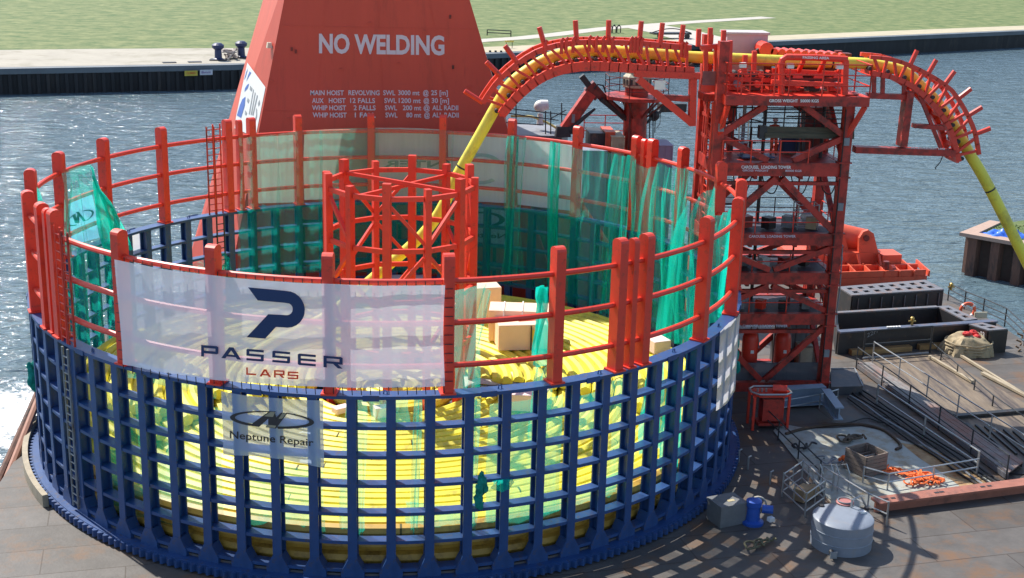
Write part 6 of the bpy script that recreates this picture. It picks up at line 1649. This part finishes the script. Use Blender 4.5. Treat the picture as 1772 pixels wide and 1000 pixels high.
# quay signs and blue fender at left
qd = (Q0-QL).normalized(); qn = Vector((qd.y, -qd.x, 0))
def qface(x, y, k=.62): return PP(x, y, QL+qn*k, qn)
for (x0_, x1_, yt, yb, mt, word, wc_, lab, wx0, wx1) in ((319.5, 342, 122.5, 131.5, mat('sign_yellow', (.55, .42, .06), .6), 'GUMBO', mat('sign_orange', (.6, .16, .03), .6), 'yellow sign with orange lettering on the dark quay wall', 323, 339.5), (346, 368, 121, 130, mat('sign_pale', (.55, .55, .60), .6), 'Bmrt', mat('sign_violet', (.22, .14, .32), .6), 'pale sign with violet lettering right of the yellow sign', 349, 365)):
    pc_ = [qface(x0_, yb), qface(x1_, yb-.6), qface(x1_, yt-.6), qface(x0_, yt)]
    M = MB(); M.v = pc_+[q-qn*.12 for q in pc_]; M.f = [(0, 1, 2, 3), (7, 6, 5, 4), (0, 4, 5, 1), (1, 5, 6, 2), (2, 6, 7, 3), (3, 7, 4, 0)]
    t = thing('quay_sign', (pc_[0]+pc_[1])/2, lab, 'sign'); M.build('sign_board', mt, t)
    text_px(word, wx0, yb-3.2, wx1, yb-3.7, 3.6, lambda x, y: qface(x, y, .66), 'lettering', wc_, t, .02)
pf = PZ(212, 154, WZ); t = thing('blue_fender', (pf.x, pf.y, WZ-.5), 'blue framed fender panel on the far quay wall at left', 'fender')
zt_ = PY(212, 120, pf.y).z
MB().box((pf.x+.3, pf.y-.2, (WZ+zt_)/2), (2.6, .5, zt_-WZ), math.atan2(qd.y, qd.x)).build('panel', mat('dull_grey_panel', (.07, .08, .10), .8, var=.3), t)
MB().box((pf.x-1.05, pf.y-.65, (WZ+zt_)/2), (.35, .3, zt_-WZ), math.atan2(qd.y, qd.x)).build('frame_post', BLUEB, t)
MB().box((pf.x+.25, pf.y-.3, zt_+.2), (3.2, .7, .4), math.atan2(qd.y, qd.x)).build('frame_top', BLUEB, t)
for k, (x, y, lab) in enumerate(((378, 104, 'left dark blue bollard on the far quay'), (418, 100, 'dark blue bollard nearest the crane on the far quay'))):
    p = onq(x, y); t = thing('quay_bollard', p, lab, 'bollard', 'bollards on the far quay')
    MB().lathe(p, [(.8, 0), (.8, .2), (.55, .35), (.5, 1.5), (.85, 1.8), (.9, 2.2), (.5, 2.5)], 14).build('bollard_body', mat('dark_blue_paint', (.02, .035, .11), .5), t)
    MB().box(p+Vector((0, 0, .08)), (2.4, 1.8, .16)).build('base_plate', BLACK, t)
sc_ = []
for k in range(46):
    p = onq(random.uniform(385, 413), random.uniform(98, 105)); sc_.append(p+Vector((0, 0, random.uniform(.1, 1.4))))
M = MB().tube(sc_, .10, 5)
tag(M.build('scrap_heap', mat('pale_scrap', (.42, .36, .33), .7, var=.5, scale=1.5)), 'tangle of pale metal scrap between the blue bollards on the quay', 'scrap heap')
for x, y, lab in ((293, 108.5, 'left dark grating set in the pale quay apron'), (337, 107.5, 'right dark grating set in the pale quay apron')):
    p = onq(x, y); tag(MB().box(p+Vector((0, 0, .05)), (1.9, 1.0, .12), .3).build('quay_grating', BLACK), lab, 'grating', 'gratings in the quay apron')
# vehicle parked on the gravel yard
p = PZ(1160, 66, QZ+.05); t = thing('flatbed_trailer', p, 'dark low trailer with curved mudguard parked on the gravel by the far quay', 'trailer')
MB().box(p+Vector((0, 0, .9)), (7.5, 2.2, .3), .2).build('bed', BLACK, t)
for k in (-2.2, 1.8, 2.9): MB().tube([p+Vector((k, -1.25, .5)), p+Vector((k, -.95, .5))], .5, 14).build('wheel', RUBBER, t)
M = MB(); M.tube([p+Vector((-3.6+.4*i, -1.1, 1.1+.75*math.sin(math.pi*i/18))) for i in range(19)], .1, 6); M.build('mudguard', BLACK, t)
